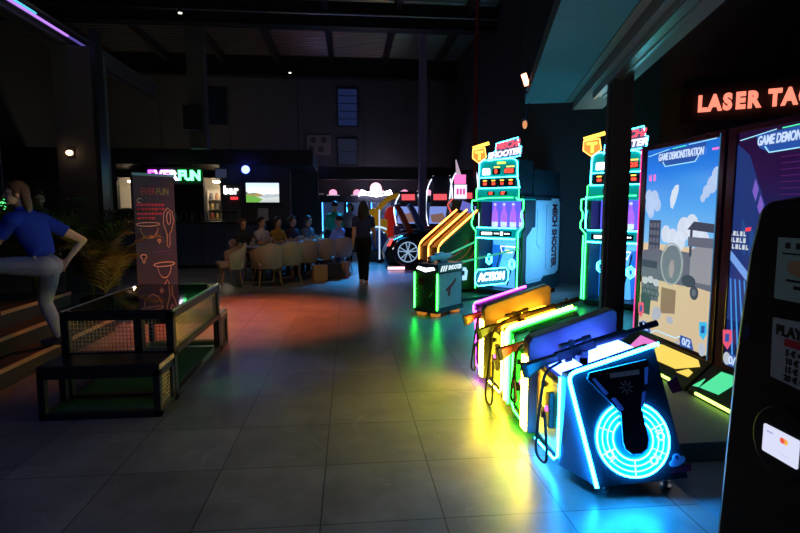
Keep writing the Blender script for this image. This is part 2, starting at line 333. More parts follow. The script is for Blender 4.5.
# ------------------------------------------------------------------ gun game consoles
GOLD = mat('gold_panel', (.55, .4, .12), .35, .3)
CHEEK = mat('cheek_blue_lit', (.12, .2, .34), .35)  # blue neon spill is put into the cheek's tint
PANELK = mat('panel_black', (.012, .014, .022), .25)
INSET = mat('inset_blue', (.03, .09, .45), .3, emit=(.02, .1, .6), es=.3)  # low glow stands in for ring light reflected by the insets
def pad_mat(n, c, s): return neon('pad_'+n, c, s)
def gun_console(label, y0, n_near, n_far, pads, detailed, flare):
    """two gun stations between flared end panels; front faces -x"""
    t = thing('gun_console', label, 'arcade machine', (0, y0, 0), 0, 'two-player gun consoles')
    L = 1.04
    for near in (True, False):
        f = (lambda y: y) if near else (lambda y: L-y)
        TL, TR = V((1.17, f(0), .615)), V((1.645, f(0), .765)); out = flare == near
        BL, BR = (V((1.275, f(-.17), .06)), V((1.75, f(-.2), .105))) if out else (V((1.17, f(0), .06)), V((1.7, f(0), .06)))
        iT, iR, iB, iL = V((1.17, f(.09), .6)), V((1.645, f(.09), .75)), V((1.70, f(.09), .06)), V((1.17, f(.09), .06))
        b = mb(PANELK); vs = [TL, TR, BR, BL, iT, iR, iB, iL]
        b.add(vs, [(0,1,2,3), (7,6,5,4), (4,5,1,0), (1,5,6,2), (2,6,7,3)]); b.m(CHEEK).add([TL, BL, iL, iT], [(0,1,2,3)])
        e = b.build('end_panel', t)
        nm = n_near if near else n_far
        off = V((-.008, f(-.01)-f(0), .004))
        line = rounded([BL+off, TL+off, TR+off+V((.03, 0, .006))], .05, 6, False)
        b = mb(nm); b.tube(line, .0105, 8); b.build('neon_edge', e, smooth=True)
        b = mb(nm); b.tube([iT+V((-.008, 0, -.03)), iL+V((-.008, 0, .05)), iL+V((-.008, (f(.09)-f(0))*.6, .01)), iL+V((-.008, (f(.09)-f(0))*4.0, 0))], .007, 6); b.build('neon_strip', e, smooth=True)
        if near and detailed:
            e1 = (BR-BL).normalized(); e2 = (TL-BL); n = e1.cross(e2).normalized(); e2 = n.cross(e1)
            if n.y > 0: n = -n
            c = BL+e1*.222+e2*.222
            P = lambda u, w, h=0: c+e1*u+e2*w+n*h
            circ = lambda r, h, k=48: [P(r*math.cos(2*math.pi*j/k), r*math.sin(2*math.pi*j/k), h) for j in range(k)]
            b = mb(mat('disc_blue', (.02, .12, .4), .3, emit=(0, .17, .85), es=1.0)); b.slab(circ(.19, .002), n*.004); b.build('ring_plate', e)
            b = mb(N_BLUE)
            for r, w in ((.19, .0055), (.162, .0035), (.135, .0035), (.106, .0042)): b.tube(circ(r, .011), w, 6, True)
            for a in (20, 75, 155, 200, 265, 330):
                a = R(a); b.cyl(P(.106*math.cos(a), .106*math.sin(a), .011), P(.19*math.cos(a), .19*math.sin(a), .011), .003, n=6)
            for a in (0, 205, 308):
                a = R(a); cc = P(.148*math.cos(a), .148*math.sin(a), .012)
                b.tube([cc+e1*.019*math.cos(j*math.pi/4)+e2*.019*math.sin(j*math.pi/4) for j in range(8)], .0045, 6, True)
                b.cyl(P(.125*math.cos(a+.2), .125*math.sin(a+.2), .011), P(.172*math.cos(a+.2), .172*math.sin(a+.2), .011), .003, n=6)
            b.build('neon_ring', e, smooth=True)
            b = mb(mat('funnel_black', (.02, .025, .04), .25))
            pts = [(-.2, .33), (-.185, .365), (.135, .405), (.15, .375), (.065, .16), (.075, .0), (.06, -.05), (.02, -.075), (-.03, -.07), (-.06, -.04), (-.065, .0), (-.05, .14)]
            b.slab([P(u, w, .006) for u, w in pts], n*.03); s = b.build('funnel_cover', e, bevel=.006)
            b = mb(INSET)
            for pl in ([(-.175,.33),(-.16,.335),(-.10,.25),(-.115,.24)], [(-.09,.22),(-.07,.225),(-.03,.16),(-.05,.15)], [(.115,.36),(.135,.365),(.115,.28),(.1,.275)], [(.08,.235),(.098,.24),(.075,.165),(.06,.165)]):
                b.slab([P(u, w, .036) for u, w in pl], n*.004)
            b.m(mat('grille_grey', (.2, .24, .32), .4, emit=(.1, .16, .3), es=.12))  # faint glow lightens the grille in place of reflected light
            for k in range(14): u = -.075+k*.0115; b.slab([P(u, .325+.06*(u+.1)*.5, .036), P(u+.007, .325+.06*(u+.1)*.5, .036), P(u+.007, .35+.06*(u+.1)*.5, .036), P(u, .35+.06*(u+.1)*.5, .036)], n*.003)
            for a in range(8): b.cyl(P(.012*math.cos(a*.785), .27+.012*math.sin(a*.785), .038), P(.036*math.cos(a*.785), .27+.036*math.sin(a*.785), .038), .0016, n=5)
            b.build('inset_panel', s)
            b = mb(mat('sticker_blue', (.35, .5, .85), .4)); q = P(.215, -.135, .004)
            b.slab([q+e1*.045*math.cos(j*.42)+e2*.022*math.sin(j*.42)+e2*.012*math.cos(j*.42) for j in range(15)], n*.003)
            b.slab([q+e2*.02+e1*.022*math.cos(j*.42)+e2*.02*math.sin(j*.42) for j in range(15)], n*.003)
            b.m(mat('sticker_dark', (.02, .04, .2), .4)); b.slab([q+e2*.022+e1*.01*math.cos(j*.42)+e2*.01*math.sin(j*.42)+n*.004 for j in range(15)], n*.002); b.build('sticker', e)
            b = mb(mat('decal_red', (.3, .01, .06), .4)); q = P(.235, .27, .002); b.slab([q, q+e1*.06+e2*.03, q+e1*.075-e2*.05, q+e1*.02-e2*.06], n*.003); b.build('decal', e); b = mb(mat('decal_red', (0, 0, 0)))
            q = P(.17, -.19, .002); b.slab([q, q+e1*.11, q+e1*.115+e2*.05, q+e2*.012+e1*.01], n*.0015); b.build('decal', e)
    # body between the panels
    b = mb(MATTE); b.prism([(1.2, .06), (1.2, .53), (1.68, .67), (1.69, .06)], 'y', .09, L-.09); b.build('body', t)
    b = mb(mat('partition_grey', (.10, .10, .11), .4)); b.prism([(1.13, .06), (1.13, .66), (1.155, .69), (1.68, .865), (1.71, .84), (1.72, .06)], 'y', .525, .63); b.build('partition', t, bevel=.008)
    b = mb(N_YEL); b.box((1.118, .53, .07), (1.132, .625, .56)); b.build('light_bar', t, bevel=.004)
    for k, (ya, yb) in enumerate(((.09, .525), (.63, L-.09))):
        b = mb(GOLD); b.box((1.188, ya, .09), (1.2, yb, .5)); fp = b.build('front_panel', t)
        b = mb(BLACK); ym = (ya+yb)/2; b.box((1.155, ym-.09, .22), (1.188, ym-.02, .42)); b.box((1.15, ym-.1, .34), (1.18, ym-.075, .44)); b.box((1.15, ym+.02, .24), (1.188, ym+.05, .3)); b.cyl((1.17, ym+.09, .43), (1.188, ym+.09, .43), .02); b.build('coin_box', fp, bevel=.004)
        b = mb(neon('coin_pink', (1, .06, .5), 4)); b.cyl((1.147, ym-.055, .33), (1.156, ym-.055, .33), .017); b.build('coin_light', fp)
        # glowing deck pads
        yc = ym; sl = (.67-.53)/.48
        for nm, xa, xb, h in (('front', 1.215, 1.345, .17), ('back', 1.40, 1.66, .2)):
            b = mb(pads[k]); ring = []
            base = rounded([(xa, yc-h, 0), (xb, yc-h, 0), (xb, yc+h, 0), (xa, yc+h, 0)], .06, 5)
            z = lambda x: .53+(x-1.2)*sl
            b.slab([(p.x, p.y, z(p.x)+.004) for p in base], (0, 0, .03)); b.build('light_pad', t, bevel=.01)
        b = mb(BLACK); x = 1.375; b.box((x-.02, yc-.06, z(x)), (x+.02, yc-.03, z(x)+.09)); b.box((x-.02, yc+.03, z(x)), (x+.02, yc+.06, z(x)+.09)); b.box((x-.02, yc-.06, z(x)), (x+.02, yc+.06, z(x)+.05)); b.build('gun_cradle', t)
    for x, y in ((1.35, -.09 if flare else .05), (1.7, -.09 if flare else .05), (1.33, L+(-.05 if flare else .08)), (1.68, L+(-.05 if flare else .06))):
        b = mb(CHROME); b.cyl((x, y, .012), (x, y, .075), .013); b.cyl((x, y, 0), (x, y, .012), .03); b.cyl((x, y, .03), (x, y, .042), .022, n=6); b.build('foot', t)
    return t
PB, PG, PY, PP = pad_mat('blue', (.05, .12, 1), 22), pad_mat('green', (.1, 1, .35), 10), pad_mat('amber', (1, .33, .008), 34), pad_mat('pink', (1, .2, .8), 8)
gun_console('nearest gun console, blue neon end panel with a glowing ring', 2.7, N_BLUE, N_GREEN, (PB, PG), True, True)
gun_console('farther gun console behind the blue one, purple neon end and amber glow', 3.83, N_YEL, N_PURP, (PY, PP), False, False)

REDW = mat('red_stock', (.45, .03, .015), .35)
def light_gun(label, y, stock, cable):
    t = thing('light_gun', label, 'toy gun', (1.03, y, .565 if y < 3.2 else .525), 0, 'guns lying on the consoles')
    a = math.atan2(.205, .8); t.rotation_euler = (0, -a, R(2))
    b = mb(GUNM); b.bar((.2, 0, .005), (.46, 0, .02), .034, .055); b.prism([(.36, -.02), (.4, -.02), (.43, -.13), (.385, -.13)], 'y', -.016, .016); b.prism([(.26, -.02), (.3, -.02), (.275, -.11), (.235, -.11)], 'y', -.017, .017); b.build('receiver', t, bevel=.005)
    b = mb(stock); b.prism([(0, .02), (.03, .025), (.21, .025), (.21, -.022), (.1, -.03), (.02, -.06), (-.005, -.055)], 'y', -.021, .021); s = b.build('stock', t, bevel=.01)
    b = mb(GUNM); b.box((-.014, -.023, -.062), (.01, .023, .026)); b.build('butt_pad', s)
    b = mb(GUNM); b.cyl((.45, 0, .025), (.84, 0, .03), .014); b.cyl((.45, 0, .025), (.66, 0, .025), .026); b.cyl((.8, 0, .03), (.87, 0, .03), .02); b.box((.76, -.004, .03), (.78, .004, .065)); b.build('barrel', t, smooth=True)
    b = mb(GUNM); b.cyl((.26, 0, .062), (.42, 0, .064), .012); b.cyl((.24, 0, .062), (.28, 0, .062), .016); b.cyl((.4, 0, .064), (.44, 0, .065), .017); b.box((.3, -.01, .03), (.33, .01, .08)); b.box((.39, -.01, .03), (.42, .01, .08)); b.build('scope', t, smooth=True)
    Mi = (Matrix.Translation(t.location) @ Euler(t.rotation_euler).to_matrix().to_4x4()).inverted()
    pts = rounded([Mi @ V((1.25, y-.02, .6)), Mi @ V((1.13, y-.07, .56)), Mi @ V((1.1, y-.07, .3))]+[Mi @ V(p) for p in cable]+[Mi @ V((1.165, y+.06, .3))], .2, 8, False)
    b = mb(GUNM); b.tube(pts, .0085, 7); b.build('cable', t, smooth=True)
    return t
light_gun('black toy rifle across the nearest console, between blue neon and blue partition', 3.01, BLACK, [(1.09, 2.95, .05), (1.1, 2.78, .06), (1.1, 2.84, .34)])
light_gun('red-stocked toy rifle on the nearest console, between blue partition and green neon', 3.53, REDW, [(1.09, 3.44, .2), (1.1, 3.35, .22), (1.1, 3.42, .4)])
light_gun('black toy rifle on the farther console, in the amber light', 4.13, BLACK, [(1.06, 4.02, .0), (1.07, 3.84, .0), (1.1, 3.94, .3)])
light_gun('red-stocked toy rifle on the farther console, beside the purple neon', 4.65, REDW, [(1.08, 4.6, .08), (1.09, 4.48, .08), (1.1, 4.55, .3)])

# ------------------------------------------------------------------ tall game screens
def E(n, c, s=1.0): return mat('pix_'+n, (.01, .01, .01), .3, emit=c, es=s, var=0)
def screen_gradient(name, stops, s):
    m = bpy.data.materials.new(name); m.use_nodes = True; nt = m.node_tree; b = nt.nodes['Principled BSDF']
    tc = nt.nodes.new('ShaderNodeTexCoord'); sp = nt.nodes.new('ShaderNodeSeparateXYZ'); r = nt.nodes.new('ShaderNodeValToRGB'); mr = nt.nodes.new('ShaderNodeMapRange')
    mr.inputs[1].default_value = .36; mr.inputs[2].default_value = 2.05
    nt.links.new(tc.outputs['Object'], sp.inputs[0]); nt.links.new(sp.outputs[2], mr.inputs[0]); nt.links.new(mr.outputs[0], r.inputs[0]); nt.links.new(r.outputs[0], b.inputs['Emission Color'])
    el = r.color_ramp.elements
    el[0].position, el[0].color = stops[0][0], (*stops[0][1], 1); el[1].position, el[1].color = stops[1][0], (*stops[1][1], 1)
    for p, c in stops[2:]: e = el.new(p); e.color = (*c, 1)
    b.inputs['Emission Strength'].default_value = s; b.inputs['Base Color'].default_value = (.01, .01, .01, 1); b.inputs['Roughness'].default_value = .15
    return m
def screen_cabinet(label, ya, yb):
    """screen faces -x; ya is the near edge, yb the far edge"""
    t = thing('screen_cabinet', label, 'arcade machine', (2.75, ya, .12), 0, 'tall game screens'); w = yb-ya
    b = mb(GLOSS); b.box((.02, 0, .2), (.2, w, 1.96)); b.build('case', t, bevel=.012)
    b = mb(mat('bezel_wine', (.05, .008, .02), .2))
    for q in ((0, .055, .2, 1.96), (w-.085, w, .2, 1.96), (.055, w-.085, .2, .255), (.055, w-.085, 1.915, 1.96)): b.box((-.012, q[0], q[2]), (.03, q[1], q[3]))
    b.build('bezel', t, bevel=.005)
    b = mb(MATTE); b.prism([(.2, 0), (-.21, 0), (-.21, .03), (-.02, .21), (.2, .21)], 'y', .0, w); base = b.build('base', t)
    return t, w, base
def lattice(b, u, v, h=0): pass
t, w, base = screen_cabinet('tall lit game screen showing a sunny beach fort, left of the purple one', 3.72, 4.85)
b = mb(screen_gradient('beach_picture', [(0, (.72, .5, .3)), (.42, (.82, .62, .4)), (.425, (.25, .6, 1)), (.62, (.1, .42, .98)), (.8, (.02, .22, .85)), (1, (.01, .12, .65))], .9))
b.X = Matrix.Translation((0, 0, -.12))
b.box((.004, .05, .37), (.024, w-.08, 2.04))
yl, yr = w-.085, .055      # left and right borders as the viewer sees them
def at(u, v): return (yl+(yr-yl)*u, .37+1.67*v)      # u left to right, v bottom to top
def pol(mt, uv, d):
    b.m(mt); b.slab([(.004-d, *at(u, v)) for u, v in uv], (.002, 0, 0))
def disc(mt, u, v, r, d, sx=1.0, n=18): pol(mt, [(u+r*sx*math.cos(j*2*math.pi/n)*1.5, v+r*math.sin(j*2*math.pi/n)) for j in range(n)], d)
cl = E('cloud', (.72, .8, .95), .9); cl2 = E('cloud_soft', (.5, .65, .95), .9)
for u, v, r in ((.08, .70, .05), (.14, .73, .05), (.2, .70, .035), (.05, .75, .035), (.1, .665, .035)): disc(cl2, u, v, r, .003)
for u, v, r in ((.92, .79, .04), (.97, .83, .04), (.86, .76, .03), (.82, .73, .02)): disc(cl2, u, v, r, .003)
for u, v, r in ((.35, .55, .045), (.45, .53, .05), (.6, .58, .06), (.7, .6, .055), (.78, .57, .05), (.55, .52, .05), (.85, .53, .05)): disc(cl, u, v, r, .003)
pol(E('moon', (.75, .85, 1), .9), [(.4, .69), (.39, .73), (.41, .77), (.46, .8), (.5, .8), (.5, .77), (.47, .72), (.43, .68)], .004)
st1, st2, st3 = E('stone', (.16, .17, .24), .8), E('stone_dark', (.06, .07, .12), .8), E('stone_light', (.36, .36, .42), .8)
pol(st2, [(.09, .4), (.09, .62), (.27, .62), (.27, .4)], .005)
for k in range(4):
    for j in range(3): u, v = .11+j*.053, .46+k*.04; pol(st1, [(u, v), (u, v+.025), (u+.035, v+.025), (u+.035, v)], .007)
pol(st1, [(0, .3), (0, .45), (.25, .47), (.4, .45), (.6, .47), (1, .46), (1, .3)], .0085)
pol(st3, [(.72, .33), (.72, .48), (.85, .52), (1, .5), (1, .33)], .0095)
pol(st2, [(.66, .58), (.74, .62), (1, .61), (1, .57)], .0095); pol(st2, [(.7, .45), (.7, .58), (.73, .58), (.73, .45)], .0105); pol(st1, [(.68, .5), (.68, .545), (1, .545), (1, .5)], .0115)
pol(st2, [(.0, .36), (.0, .40), (.25, .40), (.25, .36)], .011)
sn2 = E('sand', (.78, .6, .38), .85)
pol(sn2, [(0, 0), (0, .27), (.3, .3), (.55, .29), (.75, .31), (1, .3), (1, 0)], .0125)
pol(st2, [(.03, .17), (.02, .27), (.15, .29), (.3, .27), (.3, .19)], .0135)
for k in range(3):
    for j in range(4): u, v = .03+j*.07+(k % 2)*.02, .185+k*.03; pol(st1, [(u, v), (u, v+.022), (u+.055, v+.022), (u+.055, v)], .0145)
for u, v, r in ((.08, .285, .02), (.17, .295, .02), (.26, .285, .02)): disc(E('snow', (.65, .68, .75), .8), u, v, r, .0155, 1.6)
pol(E('barrel', (.05, .09, .1), .8), [(.04, .1), (.02, .2), (.19, .2), (.18, .1)], .0165); disc(st2, .105, .2, .018, .0175, 3)
pol(E('crate', (.35, .22, .15), .8), [(.35, .13), (.35, .27), (.56, .27), (.56, .15)], .0165)
for u, v, r, s in ((.3, .125, .035, 1.3), (.27, .105, .025, 1.3), (.5, .11, .02, 1.6), (.62, .01, .008, 2)): disc(E('rock', (.5, .52, .62), .85), u, v, r, .0185, s)
for u, v in ((.68, -.02), (.72, -.0), (.66, .0)): disc(st3, u, v+.03, .008, .0185, 1.6)
disc(st2, .8, .28, .035, .0165); disc(st1, .8, .28, .018, .0175); disc(st2, .72, .33, .03, .0165, 2)
ring = [(.48+.15*math.cos(j*.2618), .4+.105*math.sin(j*.2618)) for j in range(24)]
pol(E('dish', (.2, .25, .3), .8), [(.48+(u-.48)*.92, .4+(v-.4)*.92) for u, v in ring], .0135)
b.m(E('dish_rim', (.4, .52, .5), .8)); b.tube([(-.014, *at(u, v)) for u, v in ring], .007, 5, True)
pol(E('dish_mark', (.45, .4, .42), .8), [(.46, .33), (.44, .38), (.47, .42), (.5, .42), (.52, .38), (.5, .33)], .0155)
# heads-up markings
HB = E('hud_blue', (.02, .09, .42), .9); HL = E('hud_line', (.35, .75, 1), 1.2); HW = E('hud_white', (.6, .75, 1), 1.0)
def hud(ya_u=0):
    pol(HB, [(.17, .975), (.83, .99), (.8, .945), (.71, .905), (.3, .9), (.2, .925)], .0045)
    b.m(HL); b.tube([(-.006, *at(u, v)) for u, v in ((.26, .925), (.3, .9), (.71, .905), (.75, .93))], .004, 5)
    b.m(HL); b.tube([(-.006, *at(.03, .965)), (-.006, *at(.35, .985))], .003, 5); b.tube([(-.006, *at(.62, .99)), (-.006, *at(.95, .995))], .003, 5)
    b.m(E('hud_green', (.1, 1, .5), 1)); b.tube([(-.006, *at(.4, .985)), (-.006, *at(.58, .988))], .004, 5)
    y, z = at(.5, .948); b.m(HW); b.text('GAME DEMONSTRATION', (-.006, y, z), (0, -1, 0), (0, 0, 1), .085, .003, .0025, squash=.62*1.02, shear=.15)
    for u0, u1 in ((.04, .22), (.66, .84)):
        pol(HB, [(u0, .0), (u0, .055), (u1-.04, .055), (u1, .005)], .0195)
        y, z = at((u0+u1)/2, .028); b.m(HW); b.text('0/2', (-.021, y, z), (0, -1, 0), (0, 0, 1), .085, .003, .002)
    b.m(HL); b.tube([(-.018, *at(.22, .006)), (-.018, *at(.3, .03)), (-.018, *at(.6, .03)), (-.018, *at(.66, .05))], .004, 5)
    for u, c in ((.0, (.9, .1, .2)), (.9, (.05, .55, .9))):
        pol(E('shield_%d' % (c[0] > .5), c, .9), [(u, .09), (u-.01, .15), (u+.08, .16), (u+.09, .11), (u+.05, .07)], .0195)
        pol(HB, [(u+.02, .1), (u+.02, .135), (u+.06, .14), (u+.06, .105)], .0205)
    disc(E('medal', (.6, .65, .75), .8), .05, .03, .028, .0205, .9); disc(E('medal', (0, 0, 0)), .94, .025, .032, .0205, .9)
hud()
pol(E('pink_mark', (1, .2, .7), 1), [(.05, .83), (.04, .865), (.06, .85), (.08, .87), (.09, .83)], .0045)  # pink letters of a reflected marquee, drawn into the picture
pol(E('pink_mark', (0, 0, 0)), [(.12, .83), (.12, .865), (.15, .865), (.15, .83)], .0045)
pol(E('pink_mark', (0, 0, 0)), [(.9, .945), (.9, .955), (1.0, .955), (1.0, .945)], .0045)
b.build('screen', t)
# neon reflections on the sloped base, put in as glowing panes
def base_glows(base, w, segs):
    nrm = V((-.18, 0, .19)).normalized()
    sp = lambda y, k: V((-.21+.19*k, y, .03+.18*k))+nrm*.004
    for mt, q in segs:
        b = mb(mt); b.slab([sp(y, k) for y, k in q], nrm*.006); b.build('neon_reflection', base)
    b = mb(neon('strip_lime', (.5, 1, .12), 5)); b.cyl((-.215, .2, .03), (-.215, w-.1, .03), .011); b.build('neon_strip', base, smooth=True)
WY, WP, WG = neon('reflection_yellow', (1, .72, .12), 1.0), neon('reflection_pink', (.9, .22, .7), .9), neon('reflection_green', (.1, .9, .4), .9)
base_glows(base, w, [(WY, [(.66, .34), (.62, .95), (.12, .95), (.05, .78), (.24, .38)]), (WP, [(.69, .3), (.65, .95), (.95, .95), (.95, .34)]), (WY, [(.2, .3), (.12, .56), (.06, .52), (.06, .32)])])

b = mb(neon('edge_magenta', (.9, .04, .3), 1.6)); b.box((-.016, w-.012, .22), (-.012, w, 1.94)); b.build('edge_light', t); b = mb(neon('edge_cyan', (.1, .5, 1), .3)); b.box((-.016, .05, .22), (-.012, .056, 1.94)); b.build('edge_light', t)
t, w, base = screen_cabinet('tall lit game screen showing a dark blue and purple scene, beside black kiosk', 2.56, 3.69)
yl, yr = w-.085, .055
b = mb(screen_gradient('night_picture', [(0, (.01, .02, .12)), (.35, (.01, .03, .2)), (.55, (.01, .02, .13)), (.75, (.03, .006, .07)), (1, (.02, .004, .045))], .7)); b.X = Matrix.Translation((0, 0, -.12))
b.box((.004, .05, .37), (.024, w-.08, 2.04))
NB, NP = E('night_blue', (.03, .14, .5), .8), E('night_violet', (.22, .12, .6), .9)
pol(E('night_mid', (.015, .04, .22), .8), [(0, .2), (0, .95), (.12, .9), (.45, .5), (.45, .2)], .003)
for k in range(4): u, v = .17+k*.055, .75-k*.065; pol(NP, [(u, v), (u+.02, v+.05), (u+.055, v+.01), (u+.035, v-.04)], .005)
for k in range(3): u, v = .09+k*.08, .62-k*.03; pol(E('night_slab', (.02, .08, .32), .8), [(u, v-.1), (u, v+.02), (u+.05, v-.02), (u+.05, v-.14)], .0045)
pol(E('night_beam', (.2, .4, .9), .9), [(0, .46), (0, .5), (.3, .36), (.3, .32)], .005)
for k in range(4): pol(E('night_line', (.06, .35, .9), .9), [(.01+k*.045, .38), (.02+k*.045, .38), (.1+k*.06, .0), (.085+k*.06, .0)], .0055)
for k in range(12): v = .66+k*.024; pol(E('night_brick', (.09, .012, .14), .8), [(.4, v), (.4, v+.003), (1, v+.003), (1, v)], .004)
for u in (.4, .52): 
    pol(E('night_green', (.015, .16, .06), .8), [(u, .6), (u, .65), (u+.01, .65), (u+.01, .6)], .005); u < .5 and pol(E('night_green', (0, 0, 0)), [(u+.01, .625), (u+.03, .65), (u+.04, .65), (u+.018, .625), (u+.04, .6), (u+.03, .6)], .0055)
pol(E('night_red', (1, .06, .1), 1), [(.13, .585), (.13, .6), (.18, .605), (.18, .59)], .005); pol(E('night_red', (0, 0, 0)), [(.7, .575), (.71, .61), (.82, .62), (.84, .575)], .005)
hud()
for k, s in enumerate(((.0, .13), (.0, .17), (.03, .2))):
    for j in range(5): u = -.02+s[0]+j*.034; v = .565-k*.028; pol(E('hud_text', (.7, .75, .8), .9), [(u, v), (u, v+.02), (u+.022, v+.02), (u+.022, v)] if (j+k) % 2 else [(u, v), (u, v+.02), (u+.008, v+.02), (u+.008, v+.006), (u+.022, v+.006), (u+.022, v)], .006)
b.build('screen', t)
base_glows(base, w, [(WG, [(1.04, .2), (1.0, .9), (.8, .95), (.86, .25)]), (WG, [(1.11, .15), (1.07, .5), (1.055, .2)])])
def rebase(t, off):
    for ch in t.children_recursive: ch.data.transform(Matrix.Translation(-V(off)))
    t.location += V(off)
for t in [o for o in COL.objects if o.name.startswith('gun_console')]: rebase(t, (1.43, .52, 0))

# ------------------------------------------------------------------ shooting gallery cabinets with neon outlines
TEALP = mat('teal_side', (.30, .46, .52), .5); NAVY = mat('navy_side', (.012, .03, .04), .4); BLUEP = mat('backlit_blue', (.02, .08, .3), .3, emit=(.01, .14, .6), es=1.0)
ROAD = mat('backlit_road', (.1, .2, .35), .3, emit=(.08, .36, .8), es=1.3); SHELF = mat('shelf_teal', (.03, .12, .14), .3, emit=(0, .35, .4), es=.8)
VIOB = mat('backlit_violet', (.1, .05, .3), .3, emit=(.1, .1, .85), es=1.2)
def shooter(label, x, y, detailed=True):
    t = thing('shooting_gallery', label, 'arcade machine', (x, y, 0), R(-45), 'neon shooting gallery cabinets'); w = .82
    b = mb(NAVY); b.box((0, .55, .05), (w, 1.66, 2.2)); b.box((0, 0, .03), (w, .55, .1)); b.box((-.0, .02, .1), (.05, .55, 1.02)); b.box((w-.05, .02, .1), (w, .55, 1.02)); b.build('body', t)
    b = mb(BLUEP); b.box((.05, .5, .1), (w-.05, .549, 1.0)); bk = b.build('back_board', t)
    b = mb(ROAD); b.slab([(.34, .494, .92), (.5, .494, .92), (.62, .3, .12), (.2, .3, .12)], (0, -.01, -.006)); b.slab([(.06, .49, .98), (.76, .49, .98), (.72, .47, .86), (.1, .47, .86)], (0, -.008, 0)); b.build('road_panel', bk)
    b = mb(MATTE); 
    for xx in (.26, .55): b.tube([(xx+.03, .4, .8), (xx-.08, .3, .15)], .012, 5)
    b.build('road_line', bk)
    for cx, cz in ((.2, .62), (.65, .56)):
        b = mb(N_CYAN)
        for r in (.085, .05): b.tube([(cx+r*.75*math.cos(R(60*k+30)), .12, cz+r*1.1*math.sin(R(60*k+30))) for k in range(6)], .0085 if r > .06 else .006, 6, True)
        b.build('hexagon_neon', bk, smooth=True)
    b = mb(N_WHITE); b.tube([(.27, .4, .84), (.56, .4, .84), (.52, .36, .74), (.32, .36, .74)], .007, 6, True); b.m(N_YEL2).prism([(.38, .78), (.46, .78), (.42, .72)], 'y', .38, .39); b.build('arrow_neon', bk, smooth=True)
    # control shelf
    b = mb(SHELF); b.prism([(-.06, 1.02), (-.04, 1.17), (.3, 1.19), (.5, 1.02)], 'x', .02, w-.02); sh = b.build('shelf', t, bevel=.006)
    b = mb(BLACK); b.prism([(-.064, 1.045), (-.052, 1.13), (-.046, 1.13), (-.058, 1.045)], 'x', .1, w-.1); d = b.build('display', sh)
    b = mb(N_WHITE); b.box((.15, -.075, 1.065), (.35, -.055, 1.11)); b.box((.52, -.075, 1.06), (.56, -.055, 1.12)); 
    for k in range(3): b.box((.4+k*.035, -.07, 1.08), (.415+k*.035, -.055, 1.1)); b.box((.6+k*.035, -.07, 1.08), (.615+k*.035, -.055, 1.1))
    b.build('readout', d)
    b = mb(N_CYAN); b.cyl((.03, -.06, 1.005), (w-.03, -.06, 1.005), .011); b.cyl((.03, -.04, 1.185), (w-.03, -.04, 1.185), .008); b.build('neon_strip', sh, smooth=True)
    # glass niche for the bottles
    b = mb(VIOB); b.box((.06, .44, 1.19), (w+.02, .5, 1.66)); b.m(SHELF).box((.0, .02, 1.64), (w+.06, .5, 1.68)); b.m(NAVY).box((w+.04, .1, 1.19), (w+.07, .5, 1.66)); b.box((0, .1, 1.19), (.03, .5, 1.66)); n = b.build('niche', t)
    b = mb(N_GREEN2)
    for s in (0, 1):
        X = (lambda u: -u) if s == 0 else (lambda u: w+u)
        b.tube(rounded([(X(.0), -.01, .1), (X(.0), -.01, 1.02), (X(.0), -.01, 1.12), (X(.09), -.01, 1.22), (X(.09), -.01, 1.3), (X(.06), -.01, 1.36), (X(.06), -.01, 1.46), (X(.09), -.01, 1.5), (X(.09), -.01, 1.66), (X(-.02 if s else .0), -.01, 1.66), (X(-.05 if s else 0), -.01, 1.7)], .02, 3, False), .0105, 7)
    b.tube([(0, -.01, 1.68), (.25, -.012, 1.7), (w-.1, -.012, 1.7)], .008, 6); b.tube([(.0, -.01, 1.7), (.0, -.01, 1.86), (.07, -.01, 1.9)], .008, 6); b.tube([(w, -.01, 1.66), (w+.0, -.01, 1.9)], .008, 6)
    b.build('neon_outline', t, smooth=True)
    # score header
    before = set(COL.objects)
    H0 = mat('header_teal', (.02, .1, .1), .3, emit=(0, .5, .42), es=.5)
    b = mb(H0); b.box((.02, .0, 1.69), (w-.02, .03, 1.9)); b.m(NAVY); b.box((.03, .03, 1.69), (w-.03, .55, 2.5)); b.box((.07, -.02, 1.92), (w-.06, .03, 2.13)); b.m(H0); b.prism([(.08, 2.15), (.08, 2.44), (.13, 2.5), (w-.12, 2.5), (w-.06, 2.44), (w-.06, 2.15)], 'y', 0, .03); hd = b.build('header', t)
    def disp(u0, u1, z0, z1, txt):
        b = mb(BLACK); b.box((u0, -.04, z0), (u1, -.0, z1)); o = b.build('display', hd)
        b = mb(N_RED); b.text(txt, ((u0+u1)/2, -.043, (z0+z1)/2), (1, 0, 0), (0, 0, 1), (z1-z0)*.95, .004, .006); b.build('digits', o)
    disp(.24, .36, 1.76, 1.83, '00'); disp(.47, .6, 1.76, 1.83, '07')
    for k in range(4): disp(.13+k*.165, .24+k*.165, 1.965, 2.035, ('00', '18', '11', '00')[k])
    disp(.33, .46, 2.2, 2.32, '0'); disp(.55, .74, 2.2, 2.32, '825')
    b = mb(N_YEL2); 
    for k in range(4): b.box((.14+k*.165, -.03, 2.06), (.21+k*.165, -.018, 2.085))
    b.box((.34, -.015, 2.345), (.45, -.002, 2.37)); b.box((.58, -.015, 2.345), (.72, -.002, 2.37)); b.m(neon('lime_caption', (.5, 1, .1), 2)); b.box((.4, -.015, 2.42), (.56, -.002, 2.47)); b.build('caption', hd)
    b = mb(N_WHITE); b.prism([(.12, 2.2), (.12, 2.32), (.14, 2.34), (.24, 2.34), (.26, 2.32), (.26, 2.2)], 'y', -.02, -.002); b.m(N_PINK).prism([(.16, 2.25), (.19, 2.3), (.22, 2.25)], 'y', -.026, -.021); b.build('badge', hd)
